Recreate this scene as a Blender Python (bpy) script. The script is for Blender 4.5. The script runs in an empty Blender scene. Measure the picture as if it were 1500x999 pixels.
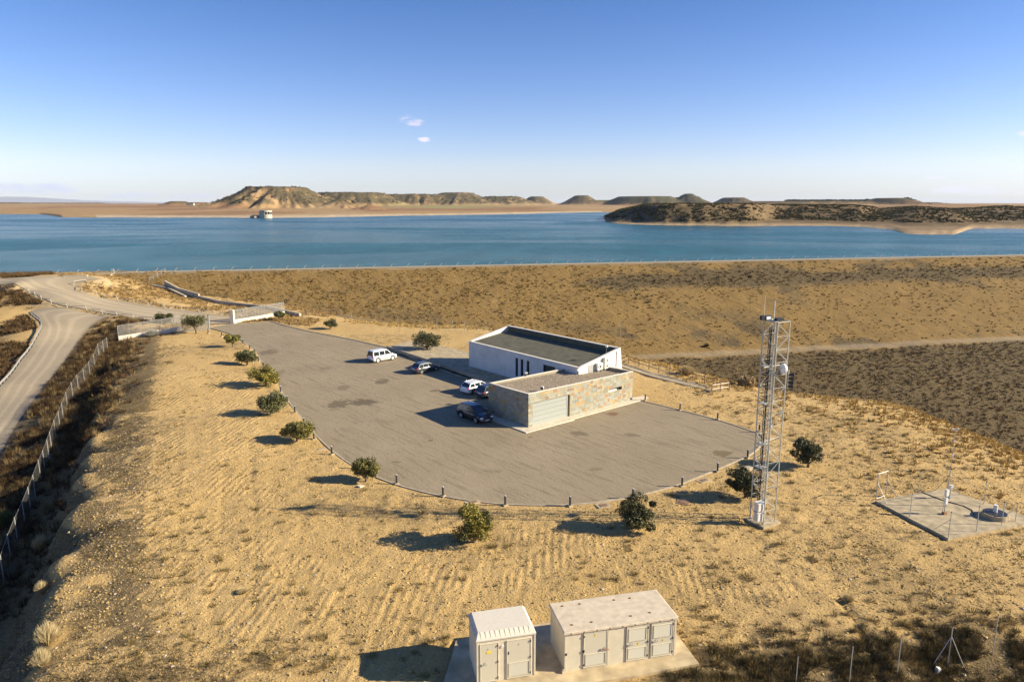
import bpy, math, random
import numpy as np
from mathutils import Vector
random.seed(7); rng = np.random.default_rng(11)
S = bpy.context.scene; C = S.collection
# ---------------------------------------------------------------- camera, sky, sun
FOC, HZN, CH = 1030.0, 298.0, 24.0
PIT = math.atan((499.5-HZN)/FOC)
cam = bpy.data.objects.new('camera', bpy.data.cameras.new('camera')); C.objects.link(cam)
cam.location = (0, 0, CH); cam.rotation_euler = (math.pi/2-PIT, 0, 0)
cam.data.lens = 36*FOC/1500; cam.data.sensor_width = 36; cam.data.clip_end = 90000; cam.data.clip_start = .5
S.camera = cam
S.view_settings.view_transform = 'Standard'; S.view_settings.look = 'None'
S.view_settings.exposure = 1.15; S.view_settings.gamma = 1
SUN_EL, SUN_AZ = 23.5, -3.0          # azimuth from +X, towards the camera
se, sa = math.radians(SUN_EL), math.radians(SUN_AZ)
sunv = Vector((math.cos(se)*math.cos(sa), math.cos(se)*math.sin(sa), math.sin(se)))
L = bpy.data.lights.new('sun', 'SUN'); L.energy = 5.0; L.angle = math.radians(.5); L.color = (1, .875, .65)
sun = bpy.data.objects.new('sun', L); C.objects.link(sun); sun.location = (60, 0, 60)
sun.rotation_euler = sunv.to_track_quat('Z', 'Y').to_euler()
W = bpy.data.worlds.new('World'); S.world = W; W.use_nodes = True
wt = W.node_tree; wt.nodes.clear()
def N(t, ty, **k):
    n = t.nodes.new(ty)
    for a, b in k.items():
        if a.startswith('i_'): n.inputs[a[2:].replace('_', ' ')].default_value = b
        else: setattr(n, a, b)
    return n
def Lk(t, a, b): t.links.new(a, b)
def mth(t, op, a, b=None, c=None, clamp=False):
    n = t.nodes.new('ShaderNodeMath'); n.operation = op; n.use_clamp = clamp
    for i, v in enumerate((a, b, c)):
        if v is None: continue
        if isinstance(v, (int, float)): n.inputs[i].default_value = v
        else: t.links.new(v, n.inputs[i])
    return n.outputs[0]
def mixc(t, f, a, b, mode='MIX'):
    n = t.nodes.new('ShaderNodeMix'); n.data_type = 'RGBA'; n.blend_type = mode
    for s, v in ((n.inputs[0], f), (n.inputs[6], a), (n.inputs[7], b)):
        if isinstance(v, (int, float)): s.default_value = v
        elif isinstance(v, tuple): s.default_value = (*v[:3], 1)
        else: t.links.new(v, s)
    return n.outputs[2]
def mapr(t, v, a, b, c=0., d=1., smooth=False):
    n = t.nodes.new('ShaderNodeMapRange'); n.interpolation_type = 'SMOOTHSTEP' if smooth else 'LINEAR'
    t.links.new(v, n.inputs[0])
    for i, q in enumerate((a, b, c, d)): n.inputs[i+1].default_value = q
    return n.outputs[0]
def rs(t, g, rot, scale):
    a = t.nodes.new('ShaderNodeMapping'); a.inputs['Rotation'].default_value = (0, 0, rot); t.links.new(g, a.inputs[0])
    b = t.nodes.new('ShaderNodeMapping'); b.inputs['Scale'].default_value = scale; t.links.new(a.outputs[0], b.inputs[0]); return b.outputs[0]
sky = N(wt, 'ShaderNodeTexSky'); sky.sky_type = 'NISHITA'; sky.sun_disc = False
sky.sun_elevation = se; sky.sun_rotation = math.pi/2-sa     # azimuth clockwise from +Y
sky.altitude = 300; sky.air_density = 1.0; sky.dust_density = .35; sky.ozone_density = 2.2
bg = N(wt, 'ShaderNodeBackground'); bg.inputs[1].default_value = .05
out = N(wt, 'ShaderNodeOutputWorld'); Lk(wt, bg.outputs[0], out.inputs[0])
tc = N(wt, 'ShaderNodeTexCoord'); sp = N(wt, 'ShaderNodeSeparateXYZ'); Lk(wt, tc.outputs['Generated'], sp.inputs[0])
az = mth(wt, 'ARCTAN2', sp.outputs[0], sp.outputs[1]); el = mth(wt, 'ARCSINE', sp.outputs[2])
cm = N(wt, 'ShaderNodeCombineXYZ'); Lk(wt, az, cm.inputs[0]); Lk(wt, mth(wt, 'MULTIPLY', el, 3.2), cm.inputs[1])
cn = N(wt, 'ShaderNodeTexNoise'); cn.inputs['Scale'].default_value = 26; cn.inputs['Detail'].default_value = 8; cn.inputs['Roughness'].default_value = .62
Lk(wt, cm.outputs[0], cn.inputs['Vector'])
def blob(a0, e0, ra, re, thr, wid):
    da = mth(wt, 'DIVIDE', mth(wt, 'SUBTRACT', az, a0), ra); de = mth(wt, 'DIVIDE', mth(wt, 'SUBTRACT', el, e0), re)
    d = mth(wt, 'SUBTRACT', 1, mth(wt, 'ADD', mth(wt, 'POWER', mth(wt, 'ABSOLUTE', da), 2), mth(wt, 'POWER', mth(wt, 'ABSOLUTE', de), 2)), clamp=True)
    v = mth(wt, 'ADD', mth(wt, 'MULTIPLY', d, .5), cn.outputs[0])
    return mth(wt, 'MULTIPLY', mapr(wt, v, thr, thr+wid, 0, 1, True), mapr(wt, d, 0, .25, 0, 1, True))
def aze(px, py):
    v = py-499.5; fw = FOC*math.cos(PIT)-v*math.sin(PIT); dn = FOC*math.sin(PIT)+v*math.cos(PIT)
    return math.atan2(px-750, fw), math.atan2(-dn, math.hypot(fw, px-750))
skyc = sky.outputs[0]
for (px, py, rx, ry, thr, wd, amt, col) in ((604, 177, 32, 14, .80, .2, .75, (6.6, 6.3, 5.6)), (622, 206, 20, 7, .86, .16, .8, (7.3, 6.9, 6.0)),
        (40, 276, 90, 12, .76, .3, .65, (5.4, 5.5, 5.3)), (1365, 261, 26, 5, .9, .2, .45, (7.6, 7.4, 6.6)), (1440, 279, 110, 12, .80, .3, .5, (7.7, 7.4, 6.6)), (1150, 285, 60, 6, .9, .3, .3, (7.7, 7.4, 6.6)), (1500, 196, 16, 9, .85, .2, .5, (7.2, 7.0, 6.4)),
        (230, 287, 160, 7, .80, .3, .5, (5.6, 5.7, 5.5))):
    a0, e0 = aze(px, py)
    skyc = mixc(wt, mth(wt, 'MULTIPLY', blob(a0, e0, rx/1050, ry/1050, thr, wd), amt), skyc, col)
hsv = N(wt, 'ShaderNodeHueSaturation'); hsv.inputs['Saturation'].default_value = 1.12
grad = mixc(wt, mapr(wt, el, .04, .26), mixc(wt, mapr(wt, el, -.01, .05), (1.0, 1.17, 1.78), (1.42, 1.35, 1.72)), (.92, 1.0, 1.36))
Lk(wt, mixc(wt, 1., skyc, grad, 'MULTIPLY'), hsv.inputs['Color']); Lk(wt, hsv.outputs[0], bg.inputs[0])

# ---------------------------------------------------------------- helpers
def P(x, y, z=0., Y=None):
    """photo direction (x, y) met with height z (or depth Y): a world point"""
    v = y-499.5; fw = FOC*math.cos(PIT)-v*math.sin(PIT); dn = FOC*math.sin(PIT)+v*math.cos(PIT)
    if Y is None: Y = (CH-z)*fw/dn
    return np.array([(x-750)/fw*Y, Y, CH-dn/fw*Y])
def mat(name, col, rough=.8, metal=0., noise=0., nscale=8., bump=0., bscale=20., attr=None, spec=None, coat=0., bdist=.02, trans=0.):
    m = bpy.data.materials.new(name); m.use_nodes = True; t = m.node_tree; b = t.nodes['Principled BSDF']
    b.inputs['Roughness'].default_value = rough; b.inputs['Metallic'].default_value = metal
    b.inputs['Base Color'].default_value = (*col, 1); b.inputs['Coat Weight'].default_value = coat
    if spec is not None: b.inputs['Specular IOR Level'].default_value = spec
    c = None
    tcn = N(t, 'ShaderNodeTexCoord')
    if attr:
        a = N(t, 'ShaderNodeAttribute', attribute_name=attr); c = a.outputs['Color']
    if noise > 0:
        n = N(t, 'ShaderNodeTexNoise'); n.inputs['Scale'].default_value = nscale; n.inputs['Detail'].default_value = 6; Lk(t, tcn.outputs['Object'], n.inputs[0])
        f = mapr(t, n.outputs[0], .3, .7, 1-noise, 1+noise)
        cc = N(t, 'ShaderNodeCombineColor'); [Lk(t, f, cc.inputs[i]) for i in range(3)]
        c = mixc(t, 1., c if c is not None else tuple(col), cc.outputs[0], 'MULTIPLY')
    if c is not None: Lk(t, c, b.inputs['Base Color'])
    if bump > 0:
        n = N(t, 'ShaderNodeTexNoise'); n.inputs['Scale'].default_value = bscale; n.inputs['Detail'].default_value = 4; Lk(t, tcn.outputs['Object'], n.inputs[0])
        bp = N(t, 'ShaderNodeBump'); bp.inputs['Strength'].default_value = bump; bp.inputs['Distance'].default_value = bdist
        Lk(t, n.outputs[0], bp.inputs['Height']); Lk(t, bp.outputs[0], b.inputs['Normal'])
    return m
def fin(o, label=None, cat=None, group=None, kind=None):
    if label: o['label'] = label
    if cat: o['category'] = cat
    if group: o['group'] = group
    if kind: o['kind'] = kind
    return o
def mesh_np(name, v, f, m, cols=None, smooth=False, attrs=None):
    me = bpy.data.meshes.new(name); v = np.asarray(v, np.float32); f = np.asarray(f, np.int32); k = f.shape[1]
    me.vertices.add(len(v)); me.vertices.foreach_set('co', v.ravel())
    me.loops.add(f.size); me.loops.foreach_set('vertex_index', f.ravel())
    me.polygons.add(len(f)); me.polygons.foreach_set('loop_start', np.arange(0, f.size, k, dtype=np.int32)); me.polygons.foreach_set('loop_total', np.full(len(f), k, np.int32))
    me.update(calc_edges=True)
    for nm, a in ([('Col', cols)] if cols is not None else [])+list((attrs or {}).items()):
        ca = me.color_attributes.new(nm, 'FLOAT_COLOR', 'POINT'); a4 = np.ones((len(v), 4), np.float32); a4[:, :3] = a; ca.data.foreach_set('color', a4.ravel())
    me.polygons.foreach_set('use_smooth', np.full(len(f), bool(smooth)))
    me.materials.append(m)
    return me
def link(name, me, parent=None):
    o = bpy.data.objects.new(name, me); C.objects.link(o)
    if parent is not None: o.parent = parent
    return o
def empty(name, loc, rz=0, **k):
    o = bpy.data.objects.new(name, None); C.objects.link(o); o.location = tuple(float(q) for q in loc); o.rotation_euler = (0, 0, rz); o.empty_display_size = .2
    return fin(o, **k)
def dup(root, loc, rz=None, scale=None, **k):
    r = root.copy(); C.objects.link(r); r.location = tuple(float(q) for q in loc)
    if rz is not None: r.rotation_euler = (0, 0, rz)
    if scale is not None: r.scale = (scale,)*3 if isinstance(scale, (int, float)) else scale
    for ch in list(root.children):
        c = ch.copy(); C.objects.link(c); c.parent = r
        for g in ch.children:
            d = g.copy(); C.objects.link(d); d.parent = c
    return fin(r, **k)
class MB:
    def __init__(s): s.v = []; s.f = []; s.m = []
    def add(s, vs, fs, mi=0):
        b = len(s.v); s.v += [tuple(float(q) for q in p) for p in vs]; s.f += [tuple(b+i for i in f) for f in fs]; s.m += [mi]*len(fs); return s
    def box(s, x0, x1, y0, y1, z0, z1, mi=0):
        return s.add([(x, y, z) for z in (z0, z1) for x, y in ((x0, y0), (x1, y0), (x1, y1), (x0, y1))],
                     [(0, 3, 2, 1), (4, 5, 6, 7), (0, 1, 5, 4), (1, 2, 6, 5), (2, 3, 7, 6), (3, 0, 4, 7)], mi)
    def prism(s, pts, z0, z1, mi=0, zt=None):
        n = len(pts); zt = zt or [z1]*n
        a = sum(pts[i][0]*pts[(i+1) % n][1]-pts[(i+1) % n][0]*pts[i][1] for i in range(n))
        if a < 0: pts = pts[::-1]; zt = zt[::-1]
        return s.add([(p[0], p[1], z0) for p in pts]+[(p[0], p[1], z) for p, z in zip(pts, zt)],
                     [tuple(range(n))[::-1], tuple(range(n, 2*n))]+[(i, (i+1) % n, n+(i+1) % n, n+i) for i in range(n)], mi)
    def bar(s, a, b, r, n=4, r2=None, mi=0, rot=.785):
        a = Vector([float(q) for q in a]); b = Vector([float(q) for q in b]); d = (b-a)
        if d.length < 1e-6: return s
        d.normalize(); u = d.cross(Vector((0, 0, 1)) if abs(d.z) < .95 else Vector((1, 0, 0))).normalized(); w = d.cross(u); r2 = r if r2 is None else r2
        vs = [a+(u*math.cos(rot+2*math.pi*i/n)+w*math.sin(rot+2*math.pi*i/n))*r for i in range(n)]+[b+(u*math.cos(rot+2*math.pi*i/n)+w*math.sin(rot+2*math.pi*i/n))*r2 for i in range(n)]
        return s.add(vs, [(i, (i+1) % n, n+(i+1) % n, n+i) for i in range(n)]+[tuple(range(n))[::-1], tuple(range(n, 2*n))], mi)
    def disc(s, c, ax, r, t, n=14, mi=0):
        c = Vector(c); ax = Vector(ax).normalized(); return s.bar(c-ax*t/2, c+ax*t/2, r, n, mi=mi, rot=0)
    def build(s, name, mats, parent=None, smooth=False, off=None):
        me = bpy.data.meshes.new(name); v = s.v
        if off is not None: v = [(x-off[0], y-off[1], z-off[2]) for x, y, z in v]
        me.from_pydata(v, [], s.f)
        for m in (mats if isinstance(mats, (list, tuple)) else [mats]): me.materials.append(m)
        me.polygons.foreach_set('material_index', s.m)
        if smooth: me.polygons.foreach_set('use_smooth', [True]*len(s.f))
        me.update(); return link(name, me, parent)
ORD = 'first second third fourth fifth sixth seventh eighth ninth tenth eleventh twelfth thirteenth fourteenth fifteenth sixteenth seventeenth eighteenth nineteenth'.split()
TENS = {20: 'twent', 30: 'thirt', 40: 'fort', 50: 'fift', 60: 'sixt', 70: 'sevent', 80: 'eight', 90: 'ninet'}
def ordn(i):
    if i <= 19: return ORD[i-1]
    t, u = i//10*10, i % 10
    return TENS[t]+'ieth' if u == 0 else TENS[t]+'y-'+ORD[u-1]
# numpy value noise
_pt = rng.random((256, 256))
def vn(x, y):
    xi = np.floor(x).astype(int); yi = np.floor(y).astype(int); fx = x-xi; fy = y-yi; fx = fx*fx*(3-2*fx); fy = fy*fy*(3-2*fy)
    g = lambda a, b: _pt[a & 255, b & 255]
    return (g(xi, yi)*(1-fx)+g(xi+1, yi)*fx)*(1-fy)+(g(xi, yi+1)*(1-fx)+g(xi+1, yi+1)*fx)*fy
def fbm(x, y, o=4, gain=.5):
    s = 0; a = 1; t = 0
    for i in range(o): s = s+a*vn(x*2**i+17.3*i, y*2**i+9.1*i); t += a; a *= gain
    return s/t
sst = lambda a, b, x: (lambda t: t*t*(3-2*t))(np.clip((x-a)/(b-a), 0, 1))
def inpoly(x, y, pts):
    r = np.zeros(x.shape, bool); n = len(pts)
    for i in range(n):
        x0, y0 = pts[i][:2]; x1, y1 = pts[(i+1) % n][:2]
        if y0 == y1: continue
        r ^= ((y0 > y) != (y1 > y)) & (x < (x1-x0)*(y-y0)/(y1-y0)+x0)
    return r
def dpoly(x, y, pts, closed=True):
    d = np.full(x.shape, 1e9); n = len(pts)
    for i in range(n if closed else n-1):
        x0, y0 = pts[i][:2]; x1, y1 = pts[(i+1) % n][:2]; dx, dy = x1-x0, y1-y0
        t = np.clip(((x-x0)*dx+(y-y0)*dy)/max(dx*dx+dy*dy, 1e-9), 0, 1)
        d = np.minimum(d, np.hypot(x-x0-t*dx, y-y0-t*dy))
    return d
def sd(x, y, pts):
    d = dpoly(x, y, pts); return np.where(inpoly(x, y, pts), -d, d)
def resample(pts, n):
    p = np.array(pts, float); s = np.r_[0, np.cumsum(np.linalg.norm(np.diff(p[:, :2], axis=0), axis=1))]
    t = np.linspace(0, s[-1], n); return np.stack([np.interp(t, s, p[:, i]) for i in range(p.shape[1])], 1)
def smooth_line(pts, n=60, it=2):
    p = np.array(pts, float)
    for _ in range(it):
        q = [p[0]]
        for a, b in zip(p[:-1], p[1:]): q += [a*.75+b*.25, a*.25+b*.75]
        q.append(p[-1]); p = np.array(q)
    return resample(p, n)

# ---------------------------------------------------------------- layout
ZC, ZW = 6.5, 1.2
c0 = P(300, 397, ZC); c1 = P(1500, 374, ZC)
cd = (c1-c0)[:2]/np.linalg.norm((c1-c0)[:2]); cnm = np.array([cd[1], -cd[0]])        # normal towards the camera
lot_px = [(306, 480), (322, 484), (343, 490), (357, 500), (369, 511), (378, 522), (387, 534), (397, 549), (408, 566), (422, 586), (440, 609), (456, 629), (476, 650), (497, 668), (523, 685), (553, 699), (583, 710), (615, 719), (652, 727), (695, 734), (742, 738.5), (790, 740), (837, 739), (880, 735), (925, 727.5), (965, 718), (1000, 707.5), (1050, 687), (1095, 668), (1112, 655), (1119, 640), (1108, 634),
          (1051, 615), (996, 601), (943, 588)]
lot_up = [(730, 561), (690, 551), (640, 535), (600, 522), (567, 509), (500, 494), (450, 485), (415, 476), (397, 471), (340, 474)]
LOT = [P(a, b)[:2] for a, b in lot_px]+[np.array((12., 92.)), np.array((4., 92.))]+[P(a, b)[:2] for a, b in lot_up]
KERB_N = smooth_line([P(a, b)[:2] for a, b in lot_px], 260, 2)
KERB_F = smooth_line([P(a, b)[:2] for a, b in lot_up[4:9]], 60, 1)
A_l = [(337, 474, .1), (300, 475, .3), (262, 474, .6), (224, 470, 1.1), (187, 465, 1.6), (149, 458, 2.1), (131, 454, 2.5), (101, 449, 3.1), (85, 446, 3.4), (67, 440, 4.0), (53, 432, 4.6), (40, 425, 5.2), (20, 416, 6.5), (-40, 412, 6.5), (-90, 412, 6.5)]
B_l = [(345, 464, .3), (299, 459, .9), (277, 455.5, 1.1), (240, 452, 1.5), (205, 446, 2.1), (173, 440, 2.7), (144, 436, 3.4), (125, 430, 4.2), (112, 425, 4.8), (109, 419, 5.5), (116, 413, 6.2), (150, 408.5, 6.5)]
LR_r = [(165, 463, 1.85), (146, 468, 1.3), (128, 481, .3), (112, 503, -.8), (88, 539, -2.4), (62, 570, -3.4), (40, 600, -4.2), (18, 632, -5.0), (0, 669, -5.8), (-70, 760, -7), (-170, 900, -8)]
LR_l = [(85, 451, 2.9), (40, 455, 2.4), (47, 462, 1.9), (60, 471, 1.3), (61, 482, .7), (55, 495, -.1), (31, 528, -1.9), (0, 567, -3.2), (-60, 640, -5), (-190, 800, -7), (-330, 1000, -8)]
fence_px = [(158, 513, -1.2), (152, 518, -1.4), (145, 523, -1.6), (139, 539, -2.0), (132, 551, -2.3), (124, 561, -2.6), (115, 571, -2.8), (107, 583, -3.0), (99, 598, -3.3), (93, 615, -3.6), (88, 628, -3.8), (82, 642, -3.9), (76, 660, -4.0), (72, 672, -4.1), (66, 689, -4.3), (60, 704, -4.4), (52, 727, -4.6), (45, 746, -4.8), (37, 768, -4.9), (26, 793, -5.0), (16, 820, -5.0), (6, 852, -5.1), (-20, 905, -5.1), (-60, 970, -5.2)]
edge_px = [(186, 500, -.3), (176, 530, -.25), (165, 560, -.2), (148, 600, -.2), (135, 640, -.2), (125, 670, -.2), (114, 702, -.2), (97, 756, -.2), (81, 822, -.2), (77, 870, -.2), (74, 912, -.2), (57, 990, -.2), (40, 1100, -.2)]
toe_px0 = [(152, 545, -1.9), (133, 580, -2.6), (112, 635, -3.5), (95, 690, -4.0), (76, 740, -4.3), (62, 790, -4.5), (48, 850, -4.7), (42, 920, -4.8), (20, 1000, -4.9)]
ctrl = [P(*q) for q in A_l+B_l+LR_r+LR_l+fence_px+edge_px]
_e = smooth_line([P(*q) for q in edge_px], 56, 2); _f = smooth_line([P(*q) for q in fence_px], 200, 0)
for i in range(1, 55):
    d = _e[i+1]-_e[i-1]; n_ = np.array((d[1], -d[0], 0)); n_ /= np.linalg.norm(n_)
    if n_[0] > 0: n_ = -n_
    fz = _f[np.argmin(np.linalg.norm(_f[:, :2]-_e[i, :2], axis=1))]; gap = np.linalg.norm((fz-_e[i])[:2]); dz = fz[2]-_e[i, 2]
    dd = min(gap*.5, abs(dz)*1.0+.4); ctrl.append(_e[i]+n_*dd+(0, 0, dz*.82)); (ctrl.append(_e[i]-n_*1.6+(0, 0, .0)) if i % 3 == 0 else None)
for q in [(200, 520, -.05), (300, 505, 0), (240, 600), (300, 600, 0), (200, 650), (170, 720), (150, 800), (130, 900), (110, 1000), (80, 1150), (300, 750), (300, 900), (500, 800), (500, 990), (500, 1200), (700, 850), (700, 1000), (950, 850),
          (1100, 800), (1100, 900), (1250, 860), (1300, 780), (1400, 830), (1500, 760, -.1), (1500, 850), (1250, 720, 0), (1200, 660, -.2), (1150, 620, -.3), (950, 552, -.1), (900, 1000), (900, 1200),
          (1050, 975, -.05), (1150, 962, -.05), (1300, 946, -.05), (1450, 930, -.05), (1540, 915, -.1), (1050, 1030, -.3), (1160, 1010, -.7), (1350, 992, -.9), (1520, 990, -1.3), (1200, 1250, -4), (1600, 1200, -5),
          (700, 505, 0), (640, 497, 0), (560, 490, 0), (480, 478, 0), (430, 472, 0), (720, 500, 0), (690, 478, -1.2), (640, 481, -.9), (600, 479, -.7), (550, 474, -.5), (500, 469, -.3), (450, 464, .2), (400, 457, .5), (360, 452, .8),
          (200, 497, -.1), (230, 488, 0), (170, 494, -.5), (180, 480, .9), (230, 477, .9), (150, 490, -.3),
          (300, 452, 1.1), (320, 450, 1.0), (240, 440, 2.3), (200, 430, 3.3), (160, 418, 5.0), (290, 440, 1.9), (380, 450, .8),
          (0, 430, 4.6), (0, 448, 3.0), (40, 443, 3.6), (-80, 440, 4.0), (0, 463, 2.0), (0, 490, -.5), (0, 530, -2.4), (25, 490, .2), (-80, 500, -1.5), (-100, 600, -5.5), (-400, 700, -8), (-300, 500, -4)]+\
         [(a, b, 0) for a, b in lot_px[::3]+lot_up[3:]]+[(a, b, 0) for a, b in ((450, 520), (550, 560), (520, 620), (650, 600), (650, 680), (800, 660), (950, 640), (1000, 660), (850, 700), (780, 600), (850, 560))]:
    ctrl.append(P(*q))
redge = [(735, 487, -1.3), (800, 497, -1.2), (860, 508, -1.0), (925, 524, -.9), (1000, 540, -1.2), (1060, 556, -1.6), (1100, 566, -1.9), (1150, 577, -2.3), (1250, 590, -3.0), (1330, 602, -3.6), (1400, 632, -4.0), (1450, 652, -4.3), (1500, 670, -4.6), (1580, 700, -5)]
for i, q in enumerate(redge):
    p = P(*q); ctrl.append(p)
    dz = np.interp(q[0], [735, 925, 1500], [7, 9, 13])
    nn = np.array([.15, .99, 0]) if q[0] < 1350 else np.array([.45, .89, 0])
    ctrl.append(p+nn*16+(0, 0, -dz)); ctrl.append(p+nn*45+(0, 0, -dz*2.6))
for x, y, z in ((120, 60, -8), (140, 90, -20), (80, 40, -3), (60, 20, -4), (-60, 20, -6), (-90, 40, -8), (0, 10, -2), (0, 22, -.5), (170, 150, -32)): ctrl.append(np.array((x, y, z), float))
ctrl = np.array(ctrl)
_, ui = np.unique(np.round(ctrl[:, :2], 1), axis=0, return_index=True); ctrl = ctrl[ui]
CC = 1.2
Km = np.sqrt(((ctrl[:, None, :2]-ctrl[None, :, :2])**2).sum(-1)+CC*CC)
zm = ctrl[:, 2].mean(); wts = np.linalg.solve(Km-np.eye(len(ctrl))*.02, ctrl[:, 2]-zm)
def nat(x, y):
    x = np.clip(np.asarray(x, float), -150, 190); y = np.clip(np.asarray(y, float), 8, 240); r = np.full(x.shape, zm)
    for c, w in zip(ctrl, wts): r += w*np.sqrt((x-c[0])**2+(y-c[1])**2+CC*CC)
    return r
def sdist(x, y): return (x-c0[0])*cnm[0]+(y-c0[1])*cnm[1]
ZB = -10.
def dam(x, y):
    s = sdist(x, y); sb = 3+(ZC-ZB)*3
    z = np.where(s < 3, ZC, np.where(s < sb, ZC-(s-3)/3, np.where(s < sb+3.5, ZB, ZB-(s-sb-3.5)/2.6)))
    return np.where(s < -3, ZC-(-s-3)/2.2, z)
def base(x, y):
    s = sdist(x, y); n = nat(x, y); d = dam(x, y)
    n = np.where(s < 3, np.minimum(n, d), n)
    return np.maximum(n, np.maximum(d, -34))
def hgt(x, y): return float(base(np.array([float(x)]), np.array([float(y)]))[0])
def G(px, py, z=0.):
    """ground point on the ray through (px, py)"""
    for _ in range(12):
        p = P(px, py, z); z = .5*z+.5*hgt(p[0], p[1])
    p = P(px, py, z); return np.array([p[0], p[1], hgt(p[0], p[1])])
roadA = smooth_line([P(*q) for q in A_l], 120); roadB = smooth_line([P(*q) for q in B_l], 120)
lrR = smooth_line([P(*q) for q in LR_r], 120); lrL = smooth_line([P(*q) for q in LR_l], 120)
crestS, crestE = c0[:2]-cd*150, c0[:2]+cd*420
ROAD = [tuple(p[:2]) for p in roadA]+[tuple(p[:2]) for p in roadB[::-1]]
LROAD = [tuple(p[:2]) for p in lrR]+[tuple(p[:2]) for p in lrL[::-1]]

# ---------------------------------------------------------------- ground material
def ground_mat():
    m = bpy.data.materials.new('dry_ground'); m.use_nodes = True; t = m.node_tree; b = t.nodes['Principled BSDF']; b.inputs['Roughness'].default_value = .95; b.inputs['Specular IOR Level'].default_value = .15
    g = N(t, 'ShaderNodeNewGeometry').outputs['Position']
    def nz(sc, det=5, ro=.55, vec=None, dim=None):
        n = N(t, 'ShaderNodeTexNoise'); n.inputs['Scale'].default_value = sc; n.inputs['Detail'].default_value = det; n.inputs['Roughness'].default_value = ro; Lk(t, vec or g, n.inputs['Vector']); return n.outputs[0]
    z = N(t, 'ShaderNodeAttribute', attribute_name='zone'); zs = N(t, 'ShaderNodeSeparateColor'); Lk(t, z.outputs['Color'], zs.inputs[0])
    zr, zg, zb = zs.outputs[0], zs.outputs[1], zs.outputs[2]
    big = nz(.09, 4); mid = nz(.8, 6, .65); fine = nz(7., 5, .7); pf = nz(22, 3, .8)
    sand = mixc(t, mapr(t, big, .35, .65), (.468, .318, .128), (.59, .408, .174))
    sand = mixc(t, mapr(t, mid, .35, .7), sand, (.488, .333, .140))
    dark = mixc(t, mapr(t, fine, .4, .6), (.085, .064, .034), (.19, .14, .072))
    # litter and gravel patches
    pm = mapr(t, mth(t, 'ADD', mth(t, 'MULTIPLY', mid, .6), mth(t, 'ADD', mth(t, 'MULTIPLY', fine, .6), mth(t, 'MULTIPLY', zg, .62))), .86, 1.06, 0, 1, True)
    col = mixc(t, mth(t, 'MULTIPLY', pm, .88), sand, dark); col = mixc(t, mapr(t, nz(3.1, 6, .8), .53, .66, 0, .5), col, (.26, .18, .08))
    # pale pebbles and dark clods as fine grain
    vo = N(t, 'ShaderNodeTexVoronoi'); vo.inputs['Scale'].default_value = 3.4; Lk(t, g, vo.inputs['Vector'])
    vs = N(t, 'ShaderNodeSeparateColor'); Lk(t, vo.outputs['Color'], vs.inputs[0])
    peb = mth(t, 'MULTIPLY', mapr(t, vo.outputs['Distance'], .12, .22, 1, 0), mth(t, 'GREATER_THAN', vs.outputs[0], .8))
    col = mixc(t, mth(t, 'MULTIPLY', peb, .5), col, (.56, .47, .33))
    # dam
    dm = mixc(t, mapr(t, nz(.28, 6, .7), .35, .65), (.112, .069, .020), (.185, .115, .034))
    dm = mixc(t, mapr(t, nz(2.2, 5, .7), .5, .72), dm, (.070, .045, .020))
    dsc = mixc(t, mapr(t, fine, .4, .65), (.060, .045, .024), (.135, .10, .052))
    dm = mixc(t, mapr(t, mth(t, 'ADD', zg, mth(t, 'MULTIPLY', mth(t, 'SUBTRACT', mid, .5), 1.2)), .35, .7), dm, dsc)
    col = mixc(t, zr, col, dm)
    col = mixc(t, mth(t, 'MULTIPLY', zb, mapr(t, mid, .25, .6, .6, 1)), col, mixc(t, mid, (.30, .24, .155), (.38, .305, .20)))
    Lk(t, col, b.inputs['Base Color'])
    # relief: clods, tracked ruts
    w = N(t, 'ShaderNodeTexWave'); w.wave_type = 'BANDS'; w.bands_direction = 'X'; w.inputs['Scale'].default_value = .55; w.inputs['Distortion'].default_value = 4.5; w.inputs['Detail'].default_value = 3; w.inputs['Detail Scale'].default_value = .25
    mp = N(t, 'ShaderNodeMapping'); mp.inputs['Rotation'].default_value = (0, 0, .12); mp.inputs['Scale'].default_value = (1, .6, 1); Lk(t, g, mp.inputs[0]); Lk(t, mp.outputs[0], w.inputs[0])
    w2 = N(t, 'ShaderNodeTexWave'); w2.bands_direction = 'Y'; w2.inputs['Scale'].default_value = 1.0; w2.inputs['Distortion'].default_value = 4; w2.inputs['Detail Scale'].default_value = .6
    Lk(t, mp.outputs[0], w2.inputs[0])
    tk_ = N(t, 'ShaderNodeAttribute', attribute_name='track'); tks = N(t, 'ShaderNodeSeparateColor'); Lk(t, tk_.outputs['Color'], tks.inputs[0]); msk = tks.outputs[0]; msk2 = tks.outputs[1]
    hh = mth(t, 'ADD', mth(t, 'MULTIPLY', mid, .16), mth(t, 'MULTIPLY', fine, .13)); hh = mth(t, 'ADD', hh, mth(t, 'MULTIPLY', pf, .04)); hh = mth(t, 'ADD', hh, mth(t, 'MULTIPLY', nz(2.9, 4, .7), .16))
    nd = mth(t, 'SUBTRACT', 1, mth(t, 'MAXIMUM', zr, zb))
    hh = mth(t, 'ADD', hh, mth(t, 'MULTIPLY', mth(t, 'MULTIPLY', mth(t, 'MULTIPLY', w.outputs['Fac'], msk), .065), nd))
    hh = mth(t, 'ADD', hh, mth(t, 'MULTIPLY', mth(t, 'MULTIPLY', mth(t, 'MULTIPLY', w2.outputs['Fac'], msk2), .05), nd))
    # rills running down the dam face
    ri = nz(.9, 4, .65, vec=rs(t, g, .95, (.16, 1, 1))); hh = mth(t, 'ADD', hh, mth(t, 'MULTIPLY', mth(t, 'MULTIPLY', ri, zr), .5))
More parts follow.
